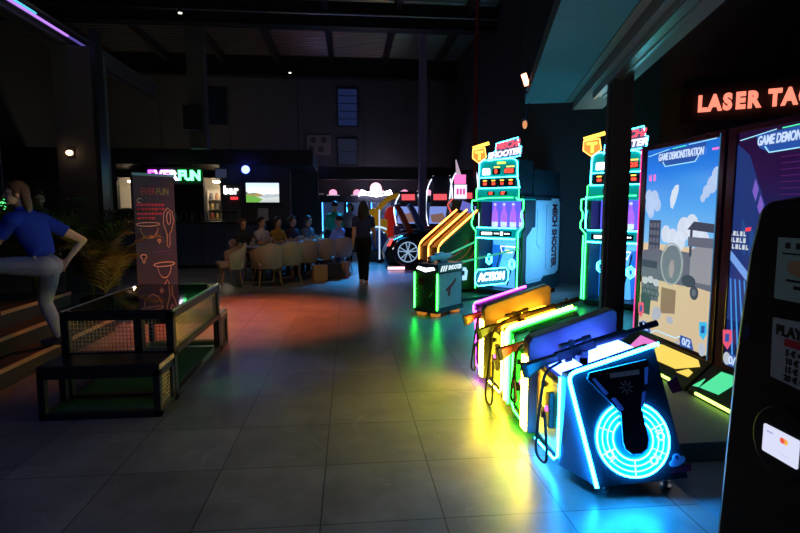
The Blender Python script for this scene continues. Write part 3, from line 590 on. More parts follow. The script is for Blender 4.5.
    b = mb(N_CYAN); b.tube(rounded([(.05, -.02, 1.9), (.05, -.02, 2.14), (.06, -.02, 2.46), (.12, -.02, 2.52), (w-.12, -.02, 2.52), (w-.04, -.02, 2.46), (w-.03, -.02, 2.14), (w+.01, -.02, 1.9)], .04, 4, False), .011, 7)
    b.cyl((.06, -.025, 2.14), (w-.04, -.025, 2.14), .009); b.cyl((.04, -.025, 1.91), (w-.01, -.025, 1.91), .009); b.build('neon_outline', hd, smooth=True)
    # marquee
    tl = V((1, 0, .12)).normalized(); up = V((0, 0, 1))
    b = mb(mat('marquee_back', (.1, .1, .15), .3, emit=(.35, .5, 1), es=.12)); b.slab([(.22, 0, 2.5), (.24, 0, 2.66), (.36, 0, 2.68), (.38, 0, 2.86), (.78, 0, 2.95), (.8, 0, 2.78), (.84, 0, 2.76), (.82, 0, 2.56)], (0, .06, 0)); mq = b.build('marquee', t)
    b = mb(neon('sign_red', (1, .1, .16), 1.3)); b.text('MECH!', (.585, -.012, 2.81), tl, up, .18, .015, .008, squash=.84, shear=.2); b.build('lettering', mq)
    b = mb(neon('sign_white', (.85, .75, 1), 1.6)); b.text('SHOOTER', (.53, -.012, 2.635), tl, up, .17, .015, .008, squash=.8, shear=.2); b.build('lettering', mq)
    b = mb(N_CYAN); b.tube([(.22, -.01, 2.5), (.24, -.01, 2.66), (.36, -.01, 2.68), (.38, -.01, 2.86), (.78, -.01, 2.95), (.8, -.01, 2.78), (.84, -.01, 2.76), (.82, -.01, 2.56)], .008, 6, True); b.build('neon_outline', mq, smooth=True)
    b = mb(neon('sign_orange', (1, .3, .05), 1.2)); b.prism([(-.08, 2.74), (.0, 2.78), (.16, 2.78), (.18, 2.58), (.05, 2.46), (-.07, 2.58)], 'y', -.02, 0); em = b.build('emblem', t)
    b = mb(N_ORAN); b.tube([(-.08, -.025, 2.76), (.16, -.025, 2.79), (.19, -.025, 2.58), (.05, -.025, 2.46), (-.08, -.025, 2.58)], .009, 6, True); b.m(N_YEL2); b.box((-.03, -.035, 2.68), (.13, -.022, 2.73)); b.box((.035, -.035, 2.53), (.08, -.022, 2.73)); b.bar((-.08, -.02, 2.8), (.24, -.02, 2.88), .02, .07); b.build('emblem_mark', em, smooth=True)
    for o in set(COL.objects)-before:
        for v in o.data.vertices:
            if v.co.z > 1.7: v.co.z = 1.7+(v.co.z-1.7)*.79
    # side walls
    for s in (0, 1):
        X0, X1 = (w, w+.04) if s else (-.04, 0)
        b = mb(NAVY); b.prism([(.1, .03), (.1, 1.1), (.2, 1.2), (.2, 1.4), (.08, 1.5), (.08, 1.72), (1.66, 1.72), (1.66, .03)], 'x', X0, X1); sw = b.build('side_wall', t)
        xa, xb = (X1, X1+.012) if s else (X0-.012, X0)
        b = mb(TEALP); b.prism([(.24, .22), (.2, .3), (.2, 1.02), (.38, 1.14), (.46, 1.26), (.46, 1.62), (.56, 1.66), (1.16, 1.66), (1.2, 1.7), (1.5, 1.7), (1.56, 1.6), (1.56, .36), (1.4, .3), (.9, .3), (.8, .22)], 'x', xa, xb); sp = b.build('side_panel', sw)
        if s:
            b = mb(mat('side_letters', (.08, .008, .02), .5)); b.text('MECH SHOOTER', (xb+.002, 1.33, 1.02), (0, 0, -1), (0, 1, 0), .28, .004, .014, squash=.55); b.build('lettering', sp)
        b = mb(mat('side_seam', (.04, .09, .11), .5)); q = xb if s else xa-.003
        b.box((q, .98, .42), (q+.003, .99, 1.6)); b.box((q, .6, .9), (q+.003, .61, 1.5)); b.prism([(.61, .9), (.75, .8), (.75, .79), (.6, .89)], 'x', q, q+.003); b.box((q, .3, .26), (q+.003, 1.3, .265)); b.build('seam', sp)
    if not detailed:
        b = mb(N_GREEN2); b.tube([(-.05, .02, .1), (-.05, .02, 1.1)], .012, 6); b.m(N_CYAN).tube([(-.05, .1, 1.2), (-.05, .1, 1.7)], .012, 6); b.build('side_neon', t, smooth=True)
    return t
m1 = shooter('neon shooting gallery cabinet with its printed side wall in full view', 2.25, 9.32)
m2 = shooter('neon shooting gallery cabinet partly hidden behind the dark pole', 3.66, 7.97, False)
# barrier rails and lit sign of the first cabinet (local coordinates of the cabinet)
b = mb(mat('rail_green', (.04, .2, .12), .4, emit=(.1, .9, .4), es=.35)); RL = ((-.03, -.02, .92), (.0, -1.42, .64)); RR = ((.85, -.02, .84), (.42, -1.42, .66))
b.cyl(RL[0], RL[1], .016); b.cyl(RR[0], RR[1], .016); rl = b.build('barrier_rail', m1, smooth=True)
b = mb(STEEL); b.bar((.85, -.02, .09), (.42, -1.42, .09), .03, .05); b.bar((.86, -.02, .03), (.86, -.02, .84), .03, .03); b.build('barrier_frame', rl)
c = V((.665, -.62, .42)); ux = (V(RR[0])-V(RR[1])); ux.z = 0; ux.normalize(); nn = V((ux.y, -ux.x, 0))
b = mb(NAVY); ov = [c+ux*p[0]+V((0, 0, p[1])) for p in ((-.36, -.07), (-.36, .07), (-.3, .13), (.3, .13), (.36, .07), (.36, -.07), (.3, -.13), (-.3, -.13))]
b.slab(ov, nn*.03); sg = b.build('sign_panel', rl)
b = mb(mat('sign_sky', (.1, .4, .5), .3, emit=(.06, .4, .75), es=.4)); b.slab([c+nn*.031+ux*p[0]*.88+V((0, 0, p[1]*.8)) for p in ((-.36, -.07), (-.36, .07), (-.3, .13), (.3, .13), (.36, .07), (.36, -.07), (.3, -.13), (-.3, -.13))], nn*.004); b.build('sign_face', sg)
b = mb(N_WHITE); b.text('ACTION', c+nn*.039+ux*-.02, ux, (0, 0, 1), .17, .006, .008, squash=.86, shear=.15); b.build('lettering', sg)
b = mb(N_CYAN); b.tube([q+nn*.03 for q in ov], .009, 6, True); b.build('neon_outline', sg, smooth=True)
c2 = V((.47, -1.2, .5)); b = mb(neon('sign_small', (.35, .65, 1), 1.3)); b.slab([c2+ux*p[0]+V((0, 0, p[1])) for p in ((-.1, -.1), (-.1, .1), (.08, .1), (.12, .04), (.1, -.1))], nn*.02); b.m(NAVY); b.slab([c2+nn*.021+ux*p[0]+V((0, 0, p[1])) for p in ((-.05, -.02), (-.05, .05), (.05, .05), (.05, -.02))], nn*.004); b.build('small_sign', rl)
# bottles standing in the niches
BOTV = mat('bottle_violet', (.3, .08, .6), .25, emit=(.5, .15, 1), es=.9); BOTW = mat('bottle_white', (.7, .65, .8), .3, emit=(.8, .7, 1), es=.8)
def bottle(label, loc):
    t = thing('target_bottle', label, 'bottle', loc, 0, 'violet target bottles')
    b = mb(BOTW); b.lathe([(.04, 0), (.055, .015), (.056, .09)], n=14); b.build('base', t, smooth=True)
    b = mb(BOTV); b.lathe([(.056, .09), (.055, .2), (.045, .26), (.022, .33), (.02, .38)], n=14); b.build('body', t, smooth=True)
    b = mb(BOTW); b.lathe([(.022, .38), (.023, .41), (.015, .42)], n=14); b.build('cap', t, smooth=True)
    return t
b0 = bottle('violet target bottle in the first gallery cabinet, leftmost of four', (0, 0, 0))
for mm, q, nm in ((m1, (2.25, 9.32), 'cabinet with printed side wall'), (m2, (3.66, 7.97), 'cabinet behind the pole')):
    for k in range(4):
        u = .2+k*.18; loc = (q[0]+(u+.3)*.7071, q[1]+(-u+.3)*.7071, 1.192)
        lb = 'violet target bottle in the %s, %s' % (nm, ('leftmost', 'second from left', 'third from left', 'rightmost')[k])
        if mm is m1 and k == 0: b0.location = loc; b0['label'] = lb
        else: copy_thing(b0, lb, loc)

# gun pedestal in front of the first cabinet
t = thing('gun_pedestal', 'white and black gun pedestal with green neon edges and a red pistol emblem', 'arcade machine', (1.205, 7.25, 0), R(-45)); pw, pd = .38, .64
b = mb(MATTE); b.box((-pw, 0, .05), (0, pd, .72)); b.build('body', t)
b = mb(mat('pedestal_side', (.5, .54, .6), .45)); b.prism([(.03, .12), (.03, .6), (pd-.03, .6), (pd-.03, .12)], 'x', 0, .008); sd_ = b.build('side_panel', t)
b = mb(mat('emblem_red', (.6, .02, .03), .4)); b.prism([(.22, .34), (.22, .38), (.34, .44), (.46, .52), (.47, .48), (.37, .4), (.33, .38), (.31, .27), (.26, .27), (.28, .36)], 'x', .009, .012); b.build('pistol_emblem', sd_)
b = mb(NAVY); b.prism([(.0, .61), (.0, .74), (pd, .74), (pd, .61)], 'x', -pw, .014); hd = b.build('head', t, bevel=.01)
b = mb(neon('stripe_white', (.75, .9, 1), 1.1)); 
for k in range(3): b.prism([(.06+k*.055, .635), (.09+k*.055, .635), (.13+k*.055, .715), (.1+k*.055, .715)], 'x', .014, .017)
b.text('SHOOTER', (.016, .42, .675), (0, 1, 0), (0, 0, 1), .085, .004, .003, squash=.86, shear=.3); b.build('lettering', hd)
b = mb(N_WHITE); b.prism([(-pw+.03, .665), (-pw+.06, .7), (-.19, .68), (-.06, .7), (-.03, .665), (-.19, .625)], 'y', -.012, 0); b.build('front_lamp', hd)
b = mb(N_GREEN); b.cyl((.012, -.008, .1), (.012, -.008, .61), .011); b.cyl((-pw-.004, -.008, .1), (-pw-.004, -.008, .61), .011); b.build('neon_edge', t, smooth=True)
b = mb(NAVY); b.box((-pw-.01, -.01, .05), (.02, pd+.01, .11)); b.build('skirt', t)
b = mb(BLACK); b.box((-.3, -.03, .44), (-.2, 0, .54)); b.tube(rounded([(-.22, -.02, .45), (-.2, -.05, .3), (-.1, -.05, .27), (-.06, -.02, .36)], .08, 5, False), .008, 6); b.build('coin_box', t)
for x, y in ((-.3, .06), (-.06, .06), (-.06, .55), (-.3, .55)):
    b = mb(mat('amber_foot', (.3, .1, .02), .5, emit=(1, .35, .04), es=.5)); b.box((x-.05, y-.05, 0), (x+.05, y+.05, .05)); b.build('foot', t)
t = thing('light_gun', 'pale blaster lying on top of the gun pedestal', 'toy gun', (1.29, 7.6, .745), R(45))
GPALE = mat('pale_teal', (.3, .5, .5), .4)
b = mb(GPALE); b.bar((-.24, 0, .06), (.28, 0, .08), .06, .07); b.bar((-.1, 0, .11), (.1, 0, .12), .05, .04); b.build('body', t, bevel=.012)
b = mb(BLACK); b.prism([(-.2, .06), (-.12, .06), (-.16, .0), (-.24, .0)], 'y', -.02, .02); b.box((0, -.03, .0), (.2, .03, .04)); b.build('grip', t)
b = mb(BLACK); b.cyl((.28, 0, .085), (.36, 0, .088), .02); b.build('barrel', t, smooth=True)

# ------------------------------------------------------------------ ball lane game with orange rails
t = thing('ball_lane_game', 'two-lane ball ramp game with glowing orange rails', 'arcade machine', (1.6, 9.3, 0), R(18))
AMB = mat('lane_amber', (.5, .2, .04), .4); BROWN = mat('lane_brown', (.07, .02, .012), .5)
b = mb(BROWN); b.prism([(0, .05), (0, .8), (.78, 1.42), (.78, .05)], 'y', .0, .82); bd = b.build('body', t)
for ya, yb in ((.04, .39), (.43, .78)):
    b = mb(AMB); b.prism([(.0, .805), (.78, 1.425), (.78, 1.44), (.0, .82)], 'y', ya, yb); b.prism([(-.012, .55), (-.012, .82), (0, .82), (0, .55)], 'y', ya, yb); b.build('lane', t)
for y in (0, .39, .78):
    b = mb(BROWN); b.prism([(-.02, .5), (-.02, .84), (.04, .88), (.78, 1.46), (.78, 1.42), (.0, .5)], 'y', y, y+.04); d = b.build('divider', t)
    b = mb(N_ORAN); b.tube(rounded([(-.025, y+.02, .56), (-.025, y+.02, .87), (.78, y+.02, 1.5)], .12, 6, False), .017, 7); b.build('neon_rail', d, smooth=True)
b = mb(neon('arc_red', (.7, .12, .05), .3))
for k in range(3): b.tube([(.12+.62*math.sin(R(q))-.08*k, -.008, .45+.45*(1-math.cos(R(q)))+.08*k) for q in range(5, 85, 8)], .006, 5)
b.build('curved_stripe', bd, smooth=True)

# ------------------------------------------------------------------ foreground kiosk
t = thing('payment_kiosk', 'black payment kiosk at the right edge with paper notices and a card reader', 'kiosk', (.75, .6, 0))
KB = mat('kiosk_black', (.007, .007, .008), .45)
b = mb(KB); b.prism([(-.1, 0), (-.1, 1.53), (.24, 1.522), (.3, 1.515), (.322, 1.5), (.34, 1.42), (.36, 1.2), (.385, .6), (.395, 0)], 'x', 0, .5); b.build('case', t, bevel=.012)
FR = mat('kiosk_frame', (.012, .012, .014), .3)
PAPER = mat('paper_notice', (.42, .45, .55), .7)
INK = mat('ink_black', (.02, .02, .02), .6); INKR = mat('ink_red', (.55, .03, .05), .6)
b = mb(FR); b.box((-.004, .1, 1.335), (0, .28, 1.465)); f = b.build('notice_frame', t)
b = mb(mat('paper_teal', (.34, .5, .52), .7)); b.box((-.006, .11, 1.345), (-.004, .262, 1.452)); pp = b.build('notice', f); pp['label'] = 'pale notice with a hand drawing'
b = mb(INK)
for k in range(5): y = .245-k*.022; b.box((-.0068, y-.01, 1.434), (-.006, y, 1.444))
b.box((-.0068, .12, 1.424), (-.006, .25, 1.4265)); b.box((-.0068, .13, 1.378), (-.006, .238, 1.382)); b.box((-.0068, .14, 1.366), (-.006, .222, 1.372)); b.build('print', pp)
b = mb(mat('drawing_tan', (.5, .3, .18), .7)); b.slab([(-.0062, .21+.028*math.cos(a*.42), 1.402+.014*math.sin(a*.42)) for a in range(15)], (-.0008, 0, 0)); b.build('drawing', pp)
b = mb(PAPER); b.prism([(.258, 1.205), (.262, 1.31), (.11, 1.318), (.11, 1.195)], 'x', -.005, 0); pp = b.build('price_notice', t); pp['label'] = 'white price notice headed PLAY'
b = mb(INK); b.text('PLAY', (-.006, .252, 1.291), (0, -1, 0), (0, 0, 1), .024, .001, .0012, 'LEFT')
for k, q in enumerate(('5 € =', '10 € =', '15 € =', '20 € =')): b.text(q, (-.006, .228, 1.256-k*.0145), (0, -1, 0), (0, 0, 1), .0145, .001, .0006, 'RIGHT' if False else 'LEFT')
b.build('lettering', pp)
b = mb(INKR); b.box((-.0062, .13, 1.267), (-.005, .232, 1.28)); b.build('heading_bar', pp)
b = mb(FR); ring = [(.22+.062*math.cos(a*math.pi/12), 1.098+.062*math.sin(a*math.pi/12)) for a in range(24)]; b.prism(ring, 'x', -.012, 0); rd = b.build('card_reader', t, bevel=.003)
b = mb(neon('reader_screen', (.75, .78, 1), .95)); b.prism([(.254, 1.072), (.254, 1.118), (.252, 1.12), (.18, 1.12), (.178, 1.118), (.178, 1.072), (.18, 1.07), (.252, 1.07)], 'x', -.014, -.012); sc = b.build('screen', rd)
def dot(mt, y, z, r, d): 
    b = mb(mt); b.prism([(y+r*math.cos(a*.42), z+r*math.sin(a*.42)) for a in range(15)], 'x', -.0142-d, -.0142); return b
dot(neon('dot_red', (.95, .12, .06), .9), .211, 1.106, .0052, .0004).build('logo_red', sc); dot(neon('dot_orange', (1, .5, .08), .9), .2045, 1.106, .0052, .0002).build('logo_orange', sc)
b = mb(neon('mark_blue', (.45, .45, .8), .9)); b.box((-.0146, .232, 1.108), (-.0142, .246, 1.111)); b.box((-.0146, .195, 1.082), (-.0142, .215, 1.0825)); b.build('mark', sc)
b = mb(mat('keyhole_blue', (.02, .04, .15), .3)); b.prism([(.325+.008*math.cos(a*.6), 1.27+.014*math.sin(a*.6)) for a in range(11)], 'x', -.003, 0); b.build('lock', t)

# ------------------------------------------------------------------ laser tag sign on a dark wall panel
sx = V((math.sin(R(54)), -math.cos(R(54)), 0)); c = V((4.36, 4.98, 2.60)); sz = V((0, 0, 1)); nrm = V((-sx.y, sx.x, 0)); nrm = nrm if nrm.dot(V((0, -1, 0))) > 0 else -nrm
t = thing('laser_tag_sign', 'glowing coral LASER TAG letters on a dark wall', 'sign', (*(c-V((0, 0, .2))), ), 0)
b = mb(MATTE); o = -nrm*.03
b.slab([-sx*1.0+o+V((0, 0, .02)), sx*1.05+o+V((0, 0, .02)), sx*1.05+o+V((0, 0, .4)), -sx*1.0+o+V((0, 0, .4))], -nrm*.05); b.build('back_board', t)
lm = neon('letter_coral', (1, .23, .15), 1.5)
for k, ch in enumerate('LASER TAG'):
    if ch == ' ': continue
    xs = (-.80, -.63, -.455, -.285, -.115, 0, .155, .335, .54)[k]
    b = mb(lm); b.text(ch, sx*(-.79+(xs+.8)*.66)+V((0, 0, .2)), sx, sz, .215, .03, .012, squash=.78); b.build('letter', t)
for k in (-.9, .9): b = mb(MATTE); b.cyl(sx*k-nrm*.06+V((0, 0, .38)), sx*k-nrm*.15+V((0, 0, .38)), .015); b.build('bracket', t)
b = mb(PAINT); w0 = c-nrm*.14; b.slab([w0-sx*1.2-V((0, 0, c.z)), w0+sx*2.2-V((0, 0, c.z)), w0+sx*2.2+V((0, 0, 4)), w0-sx*1.2+V((0, 0, 4))], -nrm*.1); struct('wall_laser', b)

# ------------------------------------------------------------------ cage table and two benches at left
WIRE = mat('mesh_wire', (.25, .2, .18), .4, .5); TBL = mat('table_frame', (.012, .012, .014), .35); GRASS = mat('turf_mat', (.02, .12, .03), .9, var=.5, scale=60)
def frame_box(b, x0, x1, y0, y1, z1, w):
    for x in (x0, x1-w):
        for y in (y0, y1-w): b.box((x, y, 0), (x+w, y+w, z1))
    for z in (0, z1-w):
        for y in (y0, y1-w): b.box((x0, y, z), (x1, y+w, z+w))
        for x in (x0, x1-w): b.box((x, y0, z), (x+w, y1, z+w))
def wire_panel(parent, p0, du, dv, nu, nv):
    b = mb(WIRE); p0, du, dv = V(p0), V(du), V(dv)
    for k in range(nu+1): q = p0+du*k/nu; b.bar(q, q+dv, .0035, .0035, (.3, .4, .86))
    for k in range(nv+1): q = p0+dv*k/nv; b.bar(q, q+du, .0035, .0035, (.3, .4, .86))
    return b.build('wire_mesh', parent)
t = thing('game_table', 'black framed glass topped table with wire mesh sides', 'table', (-1.79, 4.98, 0)); hx, hy = .42, .745
b = mb(TBL); frame_box(b, -hx, hx, -hy, hy, .71, .06); b.build('frame', t, bevel=.004)
b = mb(mat('table_glass', (.015, .016, .02), .04, spec=.8)); b.box((-hx+.02, -hy+.02, .71), (hx-.02, hy-.02, .722)); g = b.build('glass_top', t)
b = mb(CHROME); 
for x0, y0, x1, y1 in ((hx-.02, -hy, hx, hy), (-hx, hy-.02, hx, hy), (-hx, -hy, -hx+.02, hy)): b.box((x0, y0, .711), (x1, y1, .726))
b.build('edge_trim', g)
wire_panel(t, (-hx+.06, -hy+.03, .40), (2*hx-.12, 0, 0), (0, 0, .25), 26, 8)
wire_panel(t, (hx-.03, -hy+.06, .40), (0, 2*hy-.12, 0), (0, 0, .25), 44, 8); wire_panel(t, (-hx+.06, hy-.03, .40), (2*hx-.12, 0, 0), (0, 0, .25), 26, 8)
b = mb(TBL); b.box((-hx, -hy, .36), (hx, -hy+.05, .4)); b.box((hx-.05, -hy, .36), (hx, hy, .4)); b.box((.12, -hy, .4), (.18, -hy+.05, .66)); b.build('rail', t)
b = mb(GRASS); b.box((-hx+.06, -hy+.06, .02), (hx-.06, hy-.06, .06)); b.build('turf', t)
def bench(label, y):
    t = thing('bench', label, 'bench', (-1.79, y, 0), 0, 'benches at the cage table')
    b = mb(TBL); frame_box(b, -.42, .42, -.165, .165, .35, .05); b.build('frame', t, bevel=.004)
    b = mb(mat('bench_seat', (.014, .014, .016), .3)); b.box((-.42, -.165, .35), (.42, .165, .395)); b.build('seat', t, bevel=.008)
    b = mb(WOODE); b.box((.42, -.16, .355), (.424, .16, .39)); b.build('edge_strip', t)
    wire_panel(t, (.395, -.11, .05), (0, .22, 0), (0, 0, .3), 7, 10)
    b = mb(GRASS); b.box((-.37, -.12, .02), (.37, .12, .05)); b.build('turf', t)
bench('black bench at the near end of the cage table', 4.05); bench('black bench at the far end of the cage table', 5.9)
# black stools at the left edge
def stool(label, x, y, rz):
    t = thing('stool', label, 'stool', (x, y, 0), rz, 'black stools')
    b = mb(mat('stool_vinyl', (.01, .01, .016), .4)); b.box((-.2, -.2, .4), (.2, .2, .47)); b.build('seat', t, bevel=.02)
    for p in ((-.17, -.17), (.17, -.17), (.17, .17), (-.17, .17)): b = mb(BLACK); b.cyl((p[0]*1.1, p[1]*1.1, 0), (p[0], p[1], .41), .014, .018, 10); b.build('leg', t, smooth=True)
    b = mb(BLACK)
    for k in range(4): a = R(90*k+45); c_ = R(90*k+135); b.cyl((.255*math.cos(a), .255*math.sin(a), .16), (.255*math.cos(c_), .255*math.sin(c_), .16), .009, n=6)
    b.build('foot_rail', t)
stool('black stool at the left edge, nearer the camera', -3.0, 4.1, R(12)); stool('black stool at the left edge, closer to the steps', -3.35, 4.35, R(-20))

# ------------------------------------------------------------------ roll-up banner
t = thing('roll_up_banner', 'dark violet roll-up banner with food line drawings', 'banner', (-2.64, 7.62, 0), R(51))
BW = .60; BAN = mat('banner_violet', (.06, .032, .075), .6); LINE = mat('line_cream', (.85, .55, .42), .6)
b = mb(BAN); b.box((-BW/2, -.004, .08), (BW/2, .004, 1.97)); sh = b.build('sheet', t)
b = mb(CHROME); b.box((-BW/2-.01, -.012, 1.95), (BW/2+.01, .012, 1.985)); b.build('top_bar', t); b = mb(STEEL); b.box((-BW/2-.02, -.09, 0), (BW/2+.02, .09, .08)); b.build('base', t, bevel=.015)
b = mb(STEEL); b.cyl((0, .02, .08), (0, .02, 1.95), .01); b.build('pole', t)
F = lambda pts: [(x, -.006, z) for x, z in pts]
b = mb(mat('print_maroon', (.4, .05, .1), .6)); b.text('EVER', (-.09, -.006, 1.74), (1, 0, 0), (0, 0, 1), .13, .003, .003, squash=.75); b.m(mat('print_olive', (.3, .3, .1), .6)).text('FUN', (.12, -.006, 1.74), (1, 0, 0), (0, 0, 1), .13, .003, .003, squash=.75); b.build('heading', sh)
for z, n in ((1.56, 8), (1.5, 8), (1.44, 7), (1.38, 5)):
    x = -.26; b = mb(mat('print_crimson', (.75, .04, .12), .6))
    for k in range(n):
        wd = (.035, .05, .028, .042)[(k+n) % 4]; b.box((x, -.007, z-.012), (x+wd, -.004, z+.018)); x += wd+.012
    b.build('text_line', sh)
def line(name, paths, r=.006, mt=LINE):
    b = mb(mt)
    for p in paths: b.tube(F(p), r, 5)
    b.build(name, sh, smooth=True)
el = lambda cx, cz, a, c_, t0=0, t1=360, n=18: [(cx+a*math.cos(R(t0+(t1-t0)*k/n)), cz+c_*math.sin(R(t0+(t1-t0)*k/n))) for k in range(n+1)]
line('bowl_drawing', [el(-.11, 1.3, .17, .025), el(-.1, 1.28, .13, .17, 190, 350)])
line('drumstick_drawing', [[(.15, 1.0), (.16, 1.15), (.11, 1.3), (.12, 1.45), (.18, 1.52), (.25, 1.47), (.27, 1.34), (.23, 1.2), (.2, 1.15), (.2, 1.0), (.175, .97), (.15, 1.0)], el(.195, 1.38, .03, .09)], .007)
line('mushroom_drawing', [el(-.2, .86, .045, .035, 0, 180), [(-.245, .86), (-.22, .84), (-.21, .78), (-.19, .78), (-.18, .84), (-.155, .86)]], .009)
line('deep_bowl_drawing', [el(.1, .74, .16, .03), el(.1, .72, .1, .17, 185, 355), [(-.06, .74), (0, .71)], [(.26, .74), (.2, .71)]])
line('spoon_drawing', [[(-.16, .38), (-.05, .4), (.05, .43), (.1, .47), (.13, .52), (.16, .46), (.12, .42), (.05, .4), (-.1, .36), (-.16, .36), (-.16, .38)]], .008)
line('small_mark', [[(.04, 1.02), (.04, 1.08)], el(.04, 1.07, .025, .02), el(-.22, 1.62, .03, .03, 30, 300)], .006)
line('faint_text', [[(-.05, .92), (.24, .92)], [(.02, .88), (.22, .88)]], .004, mat('print_plum', (.2, .06, .3), .6))
b = mb(mat('print_yellow', (.75, .55, .15), .6))
for z, n in ((.3, 5), (.24, 4), (.185, 3)):
    for k in range(n): b.box((-.15+k*.055, -.007, z-.014), (-.15+k*.055+.043, -.004, z+.016))
b.build('text_block', sh)

# ------------------------------------------------------------------ potted palms behind the steps
LEAF = mat('palm_leaf', (.06, .13, .03), .6, var=.4); LEAFY = mat('palm_leaf_yellow', (.2, .2, .04), .6, var=.4); POT = mat('pot_dark', (.03, .025, .025), .6)
def palm(label, x, y, z, h, n, sd, lm=LEAF):
    rr = random.Random(sd); t = thing('potted_palm', label, 'plant', (x, y, z), 0, 'potted palms by the steps')
    b = mb(POT); b.lathe([(.12, 0), (.17, .3), (.18, .32), (.16, .32), (.15, .29)]); b.build('pot', t, smooth=True)
    b = mb(lm)
    for k in range(n):
        a = 2*math.pi*k/n+rr.uniform(-.2, .2); L = h*rr.uniform(.7, 1.05); out = rr.uniform(.25, .75)*h*.75
        P = [V((0, 0, .3))+V((math.cos(a)*out*q**1.6, math.sin(a)*out*q**1.6, L*(q-.32*q**3))) for q in [j/9 for j in range(10)]]
        b.tube(P, [.009*(1-j/11) for j in range(10)], 5); side = V((-math.sin(a), math.cos(a), 0))
        for j in range(2, 10):
            d = (P[j]-P[j-1]).normalized()
            for s in (-1, 1):
                for q in (0, .5):
                    o = P[j]-(P[j]-P[j-1])*q; l = .26*h*(1-abs(j-5)/9); tip = o+(side*s*.8+d*.75+V((0, 0, -.25))).normalized()*l; m_ = o.lerp(tip, .5)+V((0, 0, .03)); wv = d*.012
                    b.add([o-wv, o+wv, m_+wv*1.3, m_-wv*1.3, tip], [(0,1,2,3), (3,2,4)])
    b.build('fronds', t); return t
palm('tall dark green potted palm just left of the banner', -3.5, 7.6, 0, 1.75, 13, 1); palm('yellowish potted palm between the tall palms and the cage table', -3.12, 7.1, 0, 1.25, 11, 2, LEAFY); palm('dark green potted palm behind the woman climbing the steps', -4.15, 7.5, 0, 1.9, 13, 3)

